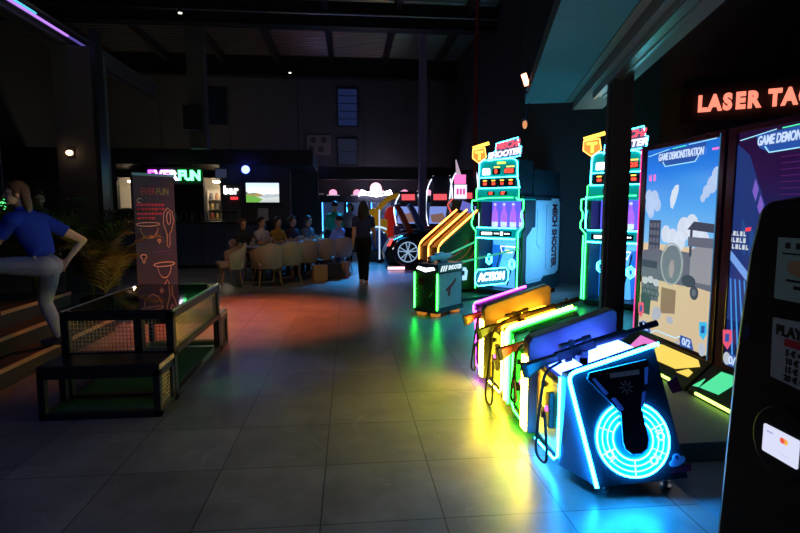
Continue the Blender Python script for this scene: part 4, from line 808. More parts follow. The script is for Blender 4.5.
# ------------------------------------------------------------------ people
SKIN = mat('skin', (.55, .3, .2), .55, var=.06); SKIN2 = mat('skin_pale', (.62, .4, .32), .55, var=.06)
EYE = mat('eye_dark', (.02, .015, .012), .2)
def person(label, loc, rz, h=1.65, J=None, thigh=((0,0),(0,0)), knee=(0,0), arm=((0,.12),(0,.12)), elbow=(.15,.15), lean=0, hip=None, shirt=(.1,.1,.2), pants=(.02,.02,.03), shoe=(.03,.03,.03), hair=(.02,.015,.01), hair_len=.0, head_yaw=0, vox=.014, group=None, skin=SKIN, sleeves=.55, build=1.0, hands=True):
    """a figure facing +y in its own frame: joints, tapered limbs, one remeshed surface, clothes and hair as children"""
    k = h/1.68; t = thing('person', label, 'person', loc, rz, group)
    legL = .41*k; P = V((0, 0, hip if hip is not None else .885*k)); J = J or {}
    sp = V((0, math.sin(lean), math.cos(lean))); fw = V((0, math.cos(lean), -math.sin(lean))); rt = V((1, 0, 0))
    if 'twist' in J: a = J['twist']; rt = V((math.cos(a), math.sin(a), 0)); fw = sp.cross(rt)*-1
    if 'side' in J: sp = (sp+rt*J['side']).normalized()
    B = []                                     # (p0, r0, p1, r1, region)
    seg = lambda p, r, q, r2, reg: B.append((V(p), r*k, V(q), r2*k, reg))
    feet = []; hands_ = []
    for i, s in enumerate((-1, 1)):
        hp = P+V((s*.085*k*build, 0, -.02*k)); a, ab = thigh[i]
        kn = J.get('knee%d' % i) or hp+V((s*math.sin(ab), math.sin(a)*math.cos(ab), -math.cos(a)*math.cos(ab)))*legL
        b_ = a-knee[i]; an = J.get('ankle%d' % i) or V(kn)+V((s*math.sin(ab)*.3, math.sin(b_), -math.cos(b_)))*legL
        hp, kn, an = V(hp), V(kn), V(an)
        seg(hp, .088*build, hp.lerp(kn, .5), .075*build, 'pants'); seg(hp.lerp(kn, .5), .075*build, kn, .053, 'pants'); seg(kn, .053, kn.lerp(an, .35), .054, 'pants'); seg(kn.lerp(an, .35), .054, an, .036, 'pants')
        sh = an-kn; sh.normalize(); fd = J.get('foot%d' % i) or V((0, 1, 0)); fd = V(fd).normalized()
        heel = an+V((0, 0, -.045*k))-fd*.03*k; toe = heel+fd*.2*k+V((0, 0, -.012*k))
        g = 'shoe%s' % 'LR'[i]; seg(heel, .036, heel.lerp(toe, .55), .034, g); seg(heel.lerp(toe, .55), .034, toe, .024, g); seg(an, .036, heel, .034, g)
    ch = P+sp*.40*k; nb = P+sp*.53*k; nk = P+sp*.60*k; hd = J.get('head') or P+sp*.72*k; hd = V(hd)
    for s_, (dz, a_, b_) in enumerate(((-.08, .13, .09), (0, .165, .11), (.1, .14, .10), (.2, .128, .095), (.32, .152, .11), (.42, .165, .105), (.49, .13, .08), (.53, .07, .06))): pass
    rings = []
    for dz, a_, b_ in ((-.1, .10, .08), (-.05, .15, .105), (.02, .165, .115), (.1, .145, .10), (.2, .128, .095), (.32, .15, .108), (.41, .168, .1), (.47, .16, .085), (.51, .1, .068), (.545, .06, .056)):
        c = P+sp*dz*k; rr2 = rt if dz > .15 else (rt*max(0, dz/.15)+V((1, 0, 0))*(1-max(0, dz/.15))).normalized(); f2 = fw if dz > .15 else V((0, 1, 0)).lerp(fw, max(0, dz/.15)).normalized()
        rings.append([c+rr2*a_*k*build*math.cos(q*math.pi/10)+f2*b_*k*build*math.sin(q*math.pi/10) for q in range(20)])
    seg(P-sp*.02*k, .12, P+sp*.08*k, .12, 'pants0'); seg(P+sp*.1*k, .12, P+sp*.47*k, .13, 'shirt0')
    seg(nb-sp*.03*k, .055, hd-sp*.04*k, .05, 'skin')
    for i, s in enumerate((-1, 1)):
        so = P+sp*.455*k+rt*s*.165*k*build; a, ab = arm[i]
        el = J.get('elbow%d' % i) or so+rt*s*math.sin(ab)*.28*k+V((0, math.sin(a), -math.cos(a)))*math.cos(ab)*.28*k
        a2 = a+elbow[i]; wr = J.get('wrist%d' % i) or V(el)+V((s*math.sin(ab)*.3, math.sin(a2), -math.cos(a2)))*.245*k
        el, wr = V(el), V(wr); m_ = so.lerp(el, sleeves) if sleeves < 1 else el
        seg(so-rt*s*.05*k, .07, so, .062, 'shirt'); seg(so, .056*build, m_, .047*build, 'shirt'); seg(m_, .047*build, el, .038, 'shirt' if sleeves >= 1 else 'skin'); seg(el, .038, wr, .026, 'shirt' if sleeves > 1.5 else 'skin')
        d = (wr-el).normalized(); up = d.cross(V((0, 0, 1))); up = up.normalized() if up.length > .1 else V((0, 1, 0)); lat = up.cross(d).normalized()
        lat = J.get('hand%d' % i) and V(J['hand%d' % i]).normalized() or V((0, 1, 0)).cross(d).cross(d).normalized()*-1
        lat = (lat-d*lat.dot(d)).normalized(); pal = d.cross(lat)
        pc = wr+d*.05*k
        for q in (-.022, 0, .022): seg(wr+lat*q*.6*k, .017, wr+d*.085*k+lat*q*1.1*k, .014, 'skin')
        if hands:
            for q, L in ((-.03, .055), (-.01, .07), (.011, .075), (.031, .065)):
                b0_ = wr+d*.085*k+lat*q*k; b1 = b0_+(d*.9+pal*s*.35).normalized()*L*.5*k; b2 = b1+(d*.6+pal*s*.8).normalized()*L*.5*k
                seg(b0_, .0095, b1, .0085, 'skin'); seg(b1, .0085, b2, .0075, 'skin')
            tb = wr+d*.03*k+lat*.025*k; t1 = tb+(d*.6+lat*.7).normalized()*.04*k; seg(tb, .012, t1, .01, 'skin'); seg(t1, .01, t1+(d*.9+pal*s*.3).normalized()*.03*k, .008, 'skin')
    # head
    hy = head_yaw; hf = V((-math.sin(hy), math.cos(hy), 0)); hr = V((math.cos(hy), math.sin(hy), 0)); hu = V((0, 0, 1))
    b = MB()
    for p, r, q, r2, reg in B:
        if reg.endswith('0'): continue
        ax = q-p; L = ax.length
        if L < 1e-5: continue
        ax.normalize(); a = ax.orthogonal().normalized(); c = ax.cross(a); n = 10; rs = []
        for j in range(5): an_ = -math.pi/2+(j+.5)*math.pi/2/5; rs.append((p+ax*r*math.sin(an_), r*math.cos(an_)))
        for j in range(5): an_ = (j+.5)*math.pi/2/5; rs.append((q+ax*r2*math.sin(an_), r2*math.cos(an_)))
        b.loft([[o+(a*math.cos(x*2*math.pi/n)+c*math.sin(x*2*math.pi/n))*w for x in range(n)] for o, w in rs])
    b.loft(rings)
    Mh = Matrix(((hr.x, hf.x, 0, hd.x), (hr.y, hf.y, 0, hd.y), (0, 0, 1, hd.z), (0, 0, 0, 1))); b.X = Mh
    b.ball((0, -.012*k, .02*k), (.075*k, .094*k, .098*k), 18); b.ball((0, .025*k, -.035*k), (.058*k, .062*k, .078*k), 14)
    b.ball((0, .09*k, -.012*k), (.013*k, .016*k, .022*k), 8); b.ball((0, .098*k, -.022*k), (.012*k, .014*k, .011*k), 8); b.ball((0, .078*k, -.06*k), (.024*k, .013*k, .011*k), 8); b.ball((0, .07*k, -.092*k), (.022*k, .018*k, .016*k), 8)
    for s in (-1, 1): b.ball((s*.076*k, -.012*k, -.008*k), (.012*k, .02*k, .032*k), 8); b.ball((s*.03*k, .072*k, .018*k), (.024*k, .016*k, .009*k), 8)
    b.X = Matrix()
    me = bpy.data.meshes.new('body'); bmesh.ops.recalc_face_normals(b.bm, faces=b.bm.faces[:]); b.bm.to_mesh(me); b.bm.free()
    tmp = bpy.data.objects.new('tmp', me); COL.objects.link(tmp)
    md = tmp.modifiers.new('r', 'REMESH'); md.mode = 'VOXEL'; md.voxel_size = vox
    sm = tmp.modifiers.new('s', 'SMOOTH'); sm.factor = .5; sm.iterations = 3
    me2 = bpy.data.meshes.new_from_object(tmp.evaluated_get(bpy.context.evaluated_depsgraph_get())); bpy.data.objects.remove(tmp); bpy.data.meshes.remove(me)
    me2.name = 'body'; me2.materials.clear(); me2.materials.append(skin)
    for p in me2.polygons: p.use_smooth = True
    body = bpy.data.objects.new('body', me2); COL.objects.link(body); body.parent = t
    # regions
    def region(c):
        best, reg = 9, 'skin'
        if (c-hd).length < .13*k: return 'skin'
        for p, r, q, r2, g in B:
            ax = q-p; L2 = ax.length_squared
            u = max(0, min(1, (c-p).dot(ax)/L2)) if L2 > 0 else 0
            d = (c-p-ax*u).length-(r+(r2-r)*u)
            if d < best: best, reg = d, g
        return reg.rstrip('0')
    regs = [region(V(p.center)) for p in me2.polygons]
    def cloth(name, rg, color, thick):
        fi = [p for p, g in zip(me2.polygons, regs) if g in rg]
        if not fi: return
        bm = bmesh.new(); vm = {}
        for p in fi:
            vs = []
            for vi in p.vertices:
                if vi not in vm: vv = me2.vertices[vi]; vm[vi] = bm.verts.new(vv.co+vv.normal*.004)
                vs.append(vm[vi])
            try: bm.faces.new(vs).smooth = True
            except ValueError: pass
        m = bpy.data.meshes.new(name); bm.to_mesh(m); bm.free()
        m.materials.append(mat('cloth_%d_%d_%d' % tuple(int(v*255) for v in color), color, .85, var=.15, scale=14, spec=.2))
        o = bpy.data.objects.new(name, m); COL.objects.link(o); o.parent = body
        sd_ = o.modifiers.new('thickness', 'SOLIDIFY'); sd_.thickness = thick; sd_.offset = 1
        return o
    cloth('shirt', ('shirt',), shirt, .012*k); cloth('trousers', ('pants',), pants, .008*k)
    for g in 'LR': cloth('shoe', ('shoe'+g,), shoe, .008*k)
    # hair and eyes
    hb = mb(mat('hair_%d_%d' % (int(hair[0]*999), int(hair[2]*999)), hair, .5, var=.4, scale=60)); hb.X = Mh
    n = 20; ringsH = []
    for j in range(9):
        ph = math.pi/2*(1-j/8*(1.30 if hair_len > .05 else 1.12)); r_ = math.cos(ph); z = math.sin(ph)
        ring = []
        for q in range(n):
            a = q*2*math.pi/n; y = math.sin(a); x = math.cos(a)
            face = max(0, y-.2)/.8; zz = max(z, .52) if face > .3 else z
            rr3 = math.sqrt(max(.0004, 1-zz*zz)) if zz != z else max(r_, .02)
            ring.append((x*.086*k*rr3, -.012*k+y*(.106*k)*rr3, .022*k+zz*.112*k))
        ringsH.append(ring)
    hb.loft(ringsH)
    if hair_len > .05:
        rg = []
        for j in range(9):
            f = j/8; zc = .06*k-f*hair_len; yc = -.05*k-.03*k*f-.02*k*math.sin(f*3.1); wx = (.085+.03*math.sin(f*2.6))*k*(1-.35*f**3); wy = .058*k*(1-.45*f)
            rg.append([(wx*math.cos(q*.5236), yc+wy*math.sin(q*.5236), zc+.012*k*math.sin(q*3+j)) for q in range(12)])
        hb.loft(rg)
    hb.X = Matrix(); hb.build('hair', body, smooth=70)
    for s in (-1, 1):
        eb = mb(EYE); eb.X = Mh; eb.ball((s*.03*k, .083*k, .004*k), (.013*k, .006*k, .007*k), 8); eb.X = Matrix(); eb.build('eye', body, smooth=True)
    return t

person('woman in navy top and black trousers walking away with long dark hair', (.29, 10.87, 0), R(-2), 1.62, thigh=((.22, -.06), (-.16, -.07)), knee=(.1, .12), arm=((-.25, .14), (.2, .2)), elbow=(.25, .3), shirt=(.025, .035, .12), pants=(.008, .008, .01), shoe=(.7, .45, .3), hair=(.006, .005, .005), hair_len=.34, vox=.009)
# woman climbing the steps: faces -x, weight on the near straight leg, far knee raised, near hand on her hip
person('woman in blue t-shirt and jeans stepping up the stairs, hand on hip', (-2.87, 5.35, .17), R(100), 1.6,
       J=dict(knee1=(.14, .08, .42), ankle1=(.11, -.04, .085), foot1=(.25, 1, 0), knee0=(-.16, .46, .83), ankle0=(-.15, .42, .42), foot0=(0, 1, 0),
              elbow1=(.30, -.24, 1.02), wrist1=(.22, -.12, .84), hand1=(0, 1, 0), elbow0=(-.1, .40, .98), wrist0=(-.08, .64, 1.02), twist=-.42, side=-.02),
       lean=.30, hip=.82, shirt=(.015, .045, .5), pants=(.32, .36, .5), shoe=(.06, .05, .09), hair=(.16, .075, .03), hair_len=.36, head_yaw=.35, vox=.008, skin=SKIN2, build=1.05)

# seated diners and standing guests are further back
sit = dict(thigh=((1.45, .06), (1.45, .06)), knee=(1.45, 1.45), hip=.5, arm=((.5, .1), (.6, .1)), elbow=(1.1, 1.0))
DU = V((.5, .866, 0)); DN = V((-.866, .5, 0)); C0 = V((-1.06, 11.55, 0)); FACE = math.atan2(-DN.x, DN.y)
def seat(k, side): return C0+DU*.64*k+DN*(1.24 if side else 0)
for k, lb, sh, hr_, hl in ((0, 'seated diner with reddish face and dark top, leftmost across the table', (.03, .03, .035), (.12, .06, .03), .1), (.95, 'seated diner in a pale shirt with short dark hair across the table', (.5, .42, .45), (.01, .01, .01), 0), (1.8, 'seated diner in a mustard top across the table', (.4, .22, .03), (.03, .015, .01), .22), (2.7, 'seated diner in dark clothes beside the mustard one', (.05, .03, .05), (.03, .015, .01), .2), (3.7, 'seated diner in grey at the far end of the table', (.14, .14, .17), (.03, .02, .015), .25)):
    p = seat(k-.5, 1)-DN*.0; person(lb, (p.x, p.y, 0), FACE+math.pi, 1.60+.1*((k*7) % 1), shirt=sh, hair=hr_, hair_len=hl, vox=.016, group='diners at the long table', **dict(sit, arm=((.25+.3*((k*3.3) % 1), .1), (.2+.4*((k*1.7) % 1), .1)), elbow=(1.5-.5*((k*2.3) % 1), 1.1+.6*((k*5.1) % 1)), lean=.12*((k*4.3) % 1), head_yaw=.7*((k*2.9) % 1)-.35))
p = seat(2.6, 0); person('seated man in a pale blue shirt, back turned, near side of the table', (p.x-.02, p.y+.02, 0), FACE, 1.72, shirt=(.3, .34, .75), hair=(.015, .01, .01), vox=.014, group='diners at the long table', sleeves=1.8, **sit)
person('standing man in a green shirt beyond the dining table', (-.36, 13.85, 0), R(35), 1.66, shirt=(.02, .34, .16), pants=(.02, .025, .05), hair=(.015, .01, .01), vox=.013, arm=((.3, .1), (.2, .12)), elbow=(.5, .3), build=1.08, sleeves=.9)
person('standing guest in dark clothes with fair top, near the claw machines', (.02, 15.9, 0), R(150), 1.66, shirt=(.45, .3, .3), pants=(.01, .01, .015), hair=(.03, .02, .01), hair_len=.2, vox=.016, thigh=((.2, .05), (-.15, .05)))
person('small child in a pink top between the man in green and the claw machines', (-.3, 14.6, 0), R(170), 1.1, shirt=(.6, .12, .2), pants=(.05, .03, .06), hair=(.04, .02, .01), hair_len=.12, vox=.015)
person('dark-clothed guest standing behind the potted palms at left', (-4.45, 8.2, 0), R(-140), 1.72, shirt=(.012, .012, .015), pants=(.01, .01, .012), hair=(.01, .008, .006), vox=.014)

# ------------------------------------------------------------------ dining table, chairs and what stands there
BEIGE = mat('beige_fabric', (.42, .31, .24), .85, scale=40); LEGW = mat('chair_leg_wood', (.35, .17, .07), .5)
def tub_chair(label, x, y, rz):
    t = thing('tub_chair', label, 'chair', (x, y, 0), rz, 'beige tub chairs')       # faces +y
    b = mb(BEIGE); b.prism([(-.24, -.2), (.24, -.2), (.25, .22), (.2, .26), (-.2, .26), (-.25, .22)], 'z', .40, .50); b.build('seat', t, bevel=.03)
    b = mb(BEIGE); rings = []
    for j in range(17):
        a = R(170+200*j/16); h = .80+.06*math.cos(R(200*j/16-100))-.12*abs(j-8)/8
        ci, so = (math.cos(a), math.sin(a)); w = .045
        P = lambda r, z: V((ci*r*1.02, so*r+.02, z))
        rings.append([P(.25, .36), P(.29, .40), P(.33, h-.03), P(.32, h), P(.29, h), P(.27, h-.05), P(.235, .42)])
    b.loft(rings); b.build('backrest', t, smooth=50)
    for sx_, sy_ in ((-1, -1), (1, -1), (1, 1), (-1, 1)):
        b = mb(LEGW); b.cyl((sx_*.24, sy_*.2+.02, 0), (sx_*.17, sy_*.14+.02, .40), .011, .019, 10); b.build('leg', t, smooth=True)
    return t
ch0 = None
near_names = ('nearest the camera', 'second from the camera', 'third from the camera', 'under the man in pale blue', 'beside the man in pale blue')
far_names = ('under the leftmost diner', 'under the diner in the pale shirt', 'under the diner in mustard', 'under the diner in dark clothes', 'under the diner in grey')
FACEC = FACE-.55
spots = [(C0+DU*.64*(k-1.7), FACEC, 'beige tub chair on the near side of the table, '+near_names[k]) for k in range(3)]
spots += [(seat(2.6, 0), FACEC, 'beige tub chair on the near side of the table, '+near_names[3]), (C0+DU*.64*1.4, FACEC, 'beige tub chair on the near side of the table, '+near_names[4])]
spots += [(seat(k-.5, 1), FACE+math.pi, 'beige tub chair across the table, '+n) for k, n in zip((0, .95, 1.8, 2.7, 3.7), far_names)]
spots += [(V((-2.28, 10.5, 0)), FACE+.9, 'beige tub chair standing at the left end of the table')]
for k, (p, rz, lb) in enumerate(spots):
    if k == 0: ch0 = tub_chair(lb, p.x, p.y, rz)
    else: copy_thing(ch0, lb, (p.x, p.y, 0), rz)
tc = C0+DN*.62+DU*.75
t = thing('dining_table', 'long dark dining table between the diners', 'table', (tc.x, tc.y, 0), math.atan2(DU.y, DU.x))
b = mb(mat('table_top_dark', (.16, .15, .16), .3)); b.box((-1.75, -.33, .71), (1.75, .33, .745)); b.build('tabletop', t, bevel=.006)
for x in (-1.2, 0, 1.2):
    b = mb(BLACK); b.cyl((x, 0, .02), (x, 0, .71), .04); b.cyl((x, 0, 0), (x, 0, .02), .22, n=24); b.build('pedestal_leg', t, smooth=40)
def on_table(u, v): p = tc+DU*u+DN*v; return (p.x, p.y, .745)
GLASS = mat('drink_glass', (.5, .5, .55), .08, alpha=.5); WHITE = mat('white_china', (.75, .72, .7), .3); FOOD = mat('food_brown', (.4, .18, .06), .8, var=.5, scale=40)
glasses = [(-1.35, .12, 'left end'), (-.7, .18, 'opposite the second near chair'), (-.1, -.12, 'middle of the near edge'), (.45, .2, 'before the mustard top'), (1.0, .1, 'before the dark clothed diner'), (1.45, -.1, 'far end')]
g0 = None
for u, v, n in glasses:
    lb = 'drinking glass on the dining table, '+n
    if g0 is None:
        g0 = thing('drinking_glass', lb, 'glass', on_table(u, v), 0, 'glasses on the dining table'); b = mb(GLASS); b.lathe([(.026, 0), (.034, .13), (.031, .13), (.024, .012), (.001, .012)]); b.build('bowl', g0, smooth=40)
        b = mb(mat('drink_amber', (.4, .15, .03), .2)); b.lathe([(.022, .013), (.028, .09)]); b.build('drink', g0, smooth=40)
    else: copy_thing(g0, lb, on_table(u, v))
p0_ = None
for u, v, n in ((-1.0, .16, 'left end'), (-.35, .15, 'before the pale shirt'), (.2, -.14, 'near edge'), (.75, -.12, 'by the man in pale blue'), (1.25, .15, 'far end')):
    lb = 'white plate of food on the dining table, '+n
    if p0_ is None:
        p0_ = thing('plate', lb, 'plate', on_table(u, v), 0, 'plates on the dining table'); b = mb(WHITE); b.lathe([(.06, 0), (.12, .018), (.122, .022), (.06, .008)], n=24); b.build('rim', p0_, smooth=40)
        b = mb(FOOD); b.ball((0, 0, .03), (.07, .06, .035)); b.build('food', p0_, smooth=True)
    else: copy_thing(p0_, lb, on_table(u, v))
KRAFT = mat('kraft_paper', (.5, .25, .1), .8)
def bag(label, x, y, rz, m_, w=.3):
    t = thing('paper_bag', label, 'bag', (x, y, 0), rz, 'bags on the floor by the chairs')
    b = mb(m_); b.box((-w/2, -.07, 0), (w/2, .07, .012))
    for q in ((-w/2, -.07, w/2, -.062), (-w/2, .062, w/2, .07), (-w/2, -.07, -w/2+.008, .07), (w/2-.008, -.07, w/2, .07)): b.box((q[0], q[1], 0), (q[2], q[3], .34))
    b.build('sack', t)
    for y_ in (-.066, .066): b = mb(BLACK); b.tube(rounded([(-.07, y_, .33), (-.06, y_, .46), (.06, y_, .46), (.07, y_, .33)], .05, 5, False), .006, 6); b.build('handle', t, smooth=True)
bag('brown paper bag on the floor beside the dining chairs', -.62, 11.25, R(20), KRAFT); bag('dark shopping bag on the floor, right of the brown paper bag', -.36, 11.65, R(10), mat('bag_dark', (.03, .02, .025), .6), .36); bag('brown paper bag on the floor, right of the dark shopping bag', -.02+-.08, 11.95, R(60), KRAFT, .2)

# ------------------------------------------------------------------ bar at the back left
BARF = mat('bar_front_navy', (.06, .1, .22), .6)
t = thing('bar_counter', 'long dark blue bar counter at the back left', 'counter', (-4.2, 14.3, 0))
b = mb(BARF); b.box((-2.6, -.25, .08), (2.0, .25, 1.14)); b.build('body', t); b = mb(mat('bar_top', (.05, .045, .05), .25)); b.box((-2.65, -.32, 1.14), (2.05, .3, 1.19)); b.build('worktop', t, bevel=.006)
b = mb(mat('bar_seam', (.015, .02, .04), .6))
for k in range(8): b.box((-2.3+k*.55, -.256, .12), (-2.285+k*.55, -.25, 1.1))
b.build('seam', t); b = mb(BLACK); b.box((-2.6, -.22, 0), (2.0, .22, .08)); b.build('kick_plate', t)
# wall behind the bar with doorways, fascia, shelves
b = mb(PAINT); b.box((-8.9, 16.2, 0), (-6.64, 16.4, 3.0)); b.box((-6.26, 16.2, 0), (-4.22, 16.4, 3.0)); b.box((-3.72, 16.2, 0), (-.9, 16.4, 3.0)); b.box((-6.64, 16.2, 2.42), (-6.26, 16.4, 3.0)); b.box((-6.64, 16.2, 0), (-6.26, 16.4, 1.5)); b.box((-4.22, 16.2, 2.42), (-3.72, 16.4, 3.0)); struct('wall_bar', b)
b = mb(BEAM); b.box((-8.9, 13.9, 2.62), (-.9, 16.4, 3.0)); b.box((-1.8, 18.0, 2.5), (3.5, 18.6, 2.9)); b.box((-8.9, 14.0, 2.2), (-5.8, 14.2, 2.62)); struct('trim_4', b)
b = mb(mat('bright_room', (.8, .72, .6), .8)); b.box((-7.4, 17.6, 0), (-3.0, 17.7, 2.6)); struct('wall_kitchen', b)
t = thing('ceiling_lamp', 'bright lamp in the lit doorway behind the bar', 'light', (-4.0, 16.9, 2.3)); b = mb(neon('lamp_warm', (1, .8, .55), 70)); b.lathe([(.02, .0), (.1, .03), (.1, .06)]); b.build('shade', t); b = mb(STEEL); b.cyl((0, 0, .06), (0, 0, .3), .01); b.build('cord', t)
t = thing('ceiling_lamp', 'bright lamp in the small lit window left of the banner', 'light', (-6.5, 16.9, 2.3)); b = mb(neon('lamp_warm', (1, .8, .55), 70)); b.lathe([(.02, .0), (.1, .03), (.1, .06)]); b.build('shade', t); b = mb(STEEL); b.cyl((0, 0, .06), (0, 0, .3), .01); b.build('cord', t)
t = thing('shelf_unit', 'white shelf unit with goods in the lit doorway', 'shelf', (-4.02, 17.3, 0))
b = mb(mat('shelf_white', (.75, .7, .62), .6)); b.box((-.36, .12, 0), (.36, .14, 2.1)); b.box((-.36, -.1, 0), (-.34, .14, 2.1)); b.box((.34, -.1, 0), (.36, .14, 2.1)); b.build('case', t)
for z in (.9, 1.2, 1.5, 1.8): b = mb(mat('shelf_white', (0, 0, 0))); b.box((-.34, -.1, z), (.34, .12, z+.02)); b.build('board', t)
cols = [(.5, .1, .06), (.7, .5, .2), (.2, .2, .22), (.4, .2, .1)]
for r_, z in enumerate((1.22, 1.52, 1.82)):
    for k in range(4):
        t = thing('jar', 'jar on the %s shelf in the lit doorway, %s' % (('lowest', 'middle', 'top')[r_], ('leftmost', 'second from left', 'third from left', 'rightmost')[k]), 'jar', (-4.26+k*.155, 17.28, z), 0, 'jars in the lit doorway')
        b = mb(mat('jar_%d' % ((k+r_) % 4), cols[(k+r_) % 4], .4)); b.lathe([(.045, 0), (.05, .02), (.05, .13), (.035, .16)], n=12); b.build('body', t, smooth=40); b = mb(STEEL); b.lathe([(.037, .16), (.037, .185)], n=12); b.build('lid', t)
BOT = [mat('bottle_green', (.03, .1, .04), .15), mat('bottle_brown', (.16, .06, .02), .15), mat('bottle_clear', (.3, .3, .33), .15)]
for k in range(12):
    lb = '%s bottle from the left standing on the bar counter' % 'first second third fourth fifth sixth seventh eighth ninth tenth eleventh twelfth'.split()[k]
    t = thing('bottle', lb, 'bottle', (-5.15+k*.13+(k % 3)*.015, 14.42, 1.19), 0, 'bottles on the bar'); hh = .8+.25*((k*7) % 5)/5
    b = mb(BOT[k % 3]); b.lathe([(.034, 0), (.036, .02), (.036, .17*hh), (.013, .23*hh), (.013, .29*hh)], n=12); b.build('body', t, smooth=40); b = mb(BLACK); b.lathe([(.014, .29*hh), (.014, .31*hh)], n=10); b.build('cap', t)
# glowing words
def word(name, label, letters, x0, y, z, size, step, y_board=None, board=True):
    t = thing(name, label, 'sign', (x0, y, z))
    W_ = sum(step for _ in letters)
    if board:
        b = mb(MATTE); b.box((-size*.5, .03, -size*.62), (W_-step+size*.5, .06, size*.62)); b.build('back_board', t)
    for k, (ch, m_) in enumerate(letters):
        b = mb(m_); b.text(ch, (k*step, 0, 0), (1, 0, 0), (0, 0, 1), size, .03, .014, squash=.9); b.build('letter', t)
    return t
ev = [(c_, neon('sign_violet_%d' % k, tuple(a*(1-k/2.6)+bb*(k/2.6) for a, bb in zip((.55, .06, 1), (.95, .35, 1))), 6)) for k, c_ in enumerate('EVE')]+[('R', neon('sign_mix', (.7, .6, .9), 5))]+[(c_, neon('sign_green', (.1, 1, .25), 6)) for c_ in 'FUN']
word('everfun_sign', 'glowing EVERFUN letters above the bar fading from violet to green', ev, -4.85, 13.85, 2.33, .33, .178)
t = [o for o in COL.objects if o.name == 'everfun_sign'][0]
for x in (.1, .97): b = mb(STEEL); b.cyl((x, .055, .1), (x, .055, .34), .012); b.build('rod', t)
t = word('bar_sign', 'small white bar sign with a red tag right of the lit doorway', [(c_, neon('sign_cream', (1, .92, .9), 2.5)) for c_ in 'bar'], -3.09, 14.0, 1.98, .27, .12)
b = mb(neon('tag_red', (1, .05, .06), 1.2)); b.box((.1, 0, -.23), (.28, .03, -.16)); b.build('tag', t)
# television
t = thing('television', 'wall television showing a green field and pale sky', 'television', (-2.17, 13.9, 1.62)); b = mb(BLACK); b.box((-.43, 0, .04), (.43, .05, .57)); b.build('case', t, bevel=.006)
m_ = screen_gradient('tv_picture', [(0, (.45, .5, .5)), (.3, (.6, .66, .62)), (.45, (.85, .9, .95)), (.7, (.75, .87, 1)), (1, (.55, .72, .95))], 1.3)
for nd in m_.node_tree.nodes:
    if nd.type == 'MAP_RANGE': nd.inputs[1].default_value = .06; nd.inputs[2].default_value = .55
b = mb(m_); b.box((-.41, -.004, .06), (.41, 0, .55)); sc = b.build('screen', t)
pl = lambda c_, pts, d: b.m(neon('tv_%d_%d' % (int(c_[0]*100), int(c_[1]*100)), c_, 1.1)).slab([(x, -.004-d, z) for x, z in pts], (0, .001, 0))
b = mb(); pl((.16, .45, .07), [(-.41, .06), (-.41, .24), (-.2, .22), (0, .14), (-.1, .06)], .002); pl((.4, .3, .12), [(-.41, .24), (-.41, .28), (-.15, .3), (.05, .24), (-.1, .2)], .003); pl((.06, .16, .1), [(-.41, .3), (-.39, .34), (-.36, .28), (-.2, .3), (-.2, .27), (-.41, .27)], .004); pl((.5, .55, .6), [(-.1, .2), (.1, .27), (.25, .26), (.41, .28), (.41, .2), (.1, .17)], .0035); b.build('picture', sc)
b = mb(STEEL); b.box((-.1, .05, .2), (.1, .3, .4)); b.build('wall_arm', t)
b = mb(PAINT); b.box((-2.75, 14.1, 1.19), (-1.5, 14.3, 2.62)); b.box((-3.25, 14.06, 1.5), (-2.75, 14.1, 2.62)); struct('wall_television', b)
# blue flood lamp and small monitor above
t = thing('flood_lamp', 'bright blue flood lamp above the television', 'light', (-2.55, 13.82, 2.36)); b = mb(STEEL); b.lathe([(.05, 0), (.05, .04)]); b.cyl((0, 0, .04), (0, 0, .1), .015); b.build('base', t, smooth=40)
b = mb(neon('lens_blue', (.055, .08, 1), 16)); b.ball((0, -.05, .13), (.1, .06, .1), 14); b.build('lens', t, smooth=True); b = mb(STEEL); b.cyl((0, .0, .13), (0, .1, .13), .085); b.build('housing', t, smooth=40)
t = thing('monitor', 'small dim bluish monitor above the lit doorway', 'screen', (-3.17, 13.85, 2.28)); b = mb(BLACK); b.box((-.15, .01, 0), (.15, .05, .24)); b.build('case', t); b = mb(neon('monitor_dim', (.25, .3, .6), .10)); b.box((-.135, 0, .015), (.135, .01, .225)); b.build('screen', t); b = mb(STEEL); b.cyl((0, .03, .24), (0, .03, .34), .012); b.build('bracket', t)
# things on the right half of the counter
t = thing('coffee_machine', 'steel coffee machine on the bar under the television', 'appliance', (-3.05, 14.36, 1.19)); b = mb(CHROME); b.box((-.2, -.18, .0), (.2, .2, .06)); b.box((-.2, 0, .06), (.2, .2, .38)); b.box((-.2, -.18, .26), (.2, .2, .4)); b.build('body', t, bevel=.01)
for x in (-.09, .09): b = mb(BLACK); b.cyl((x, -.1, .2), (x, -.1, .26), .03); b.bar((x, -.1, .22), (x, -.24, .21), .02, .02); b.build('handle', t)
t = thing('menu_stand', 'white menu card in a stand on the bar', 'sign', (-2.2, 14.08, 1.19)); b = mb(mat('menu_white', (.55, .53, .52), .6)); b.box((-.13, 0, .02), (.13, .01, .34)); b.build('card', t); b = mb(STEEL); b.box((-.13, -.03, 0), (.13, .05, .02)); b.build('foot', t)
for k in range(4):
    t = thing('cup', 'white cup in the row beside the coffee machine, %s from the left' % ('first', 'second', 'third', 'fourth')[k], 'cup', (-2.47+k*.09, 14.42, 1.19), 0, 'cups on the bar')
    b = mb(WHITE); b.lathe([(.025, 0), (.038, .07), (.034, .07), (.022, .008)], n=14); b.build('bowl', t, smooth=40); b = mb(WHITE); b.tube([(.036, 0, .06), (.058, 0, .05), (.055, 0, .025), (.031, 0, .018)], .005, 5); b.build('handle', t, smooth=True)
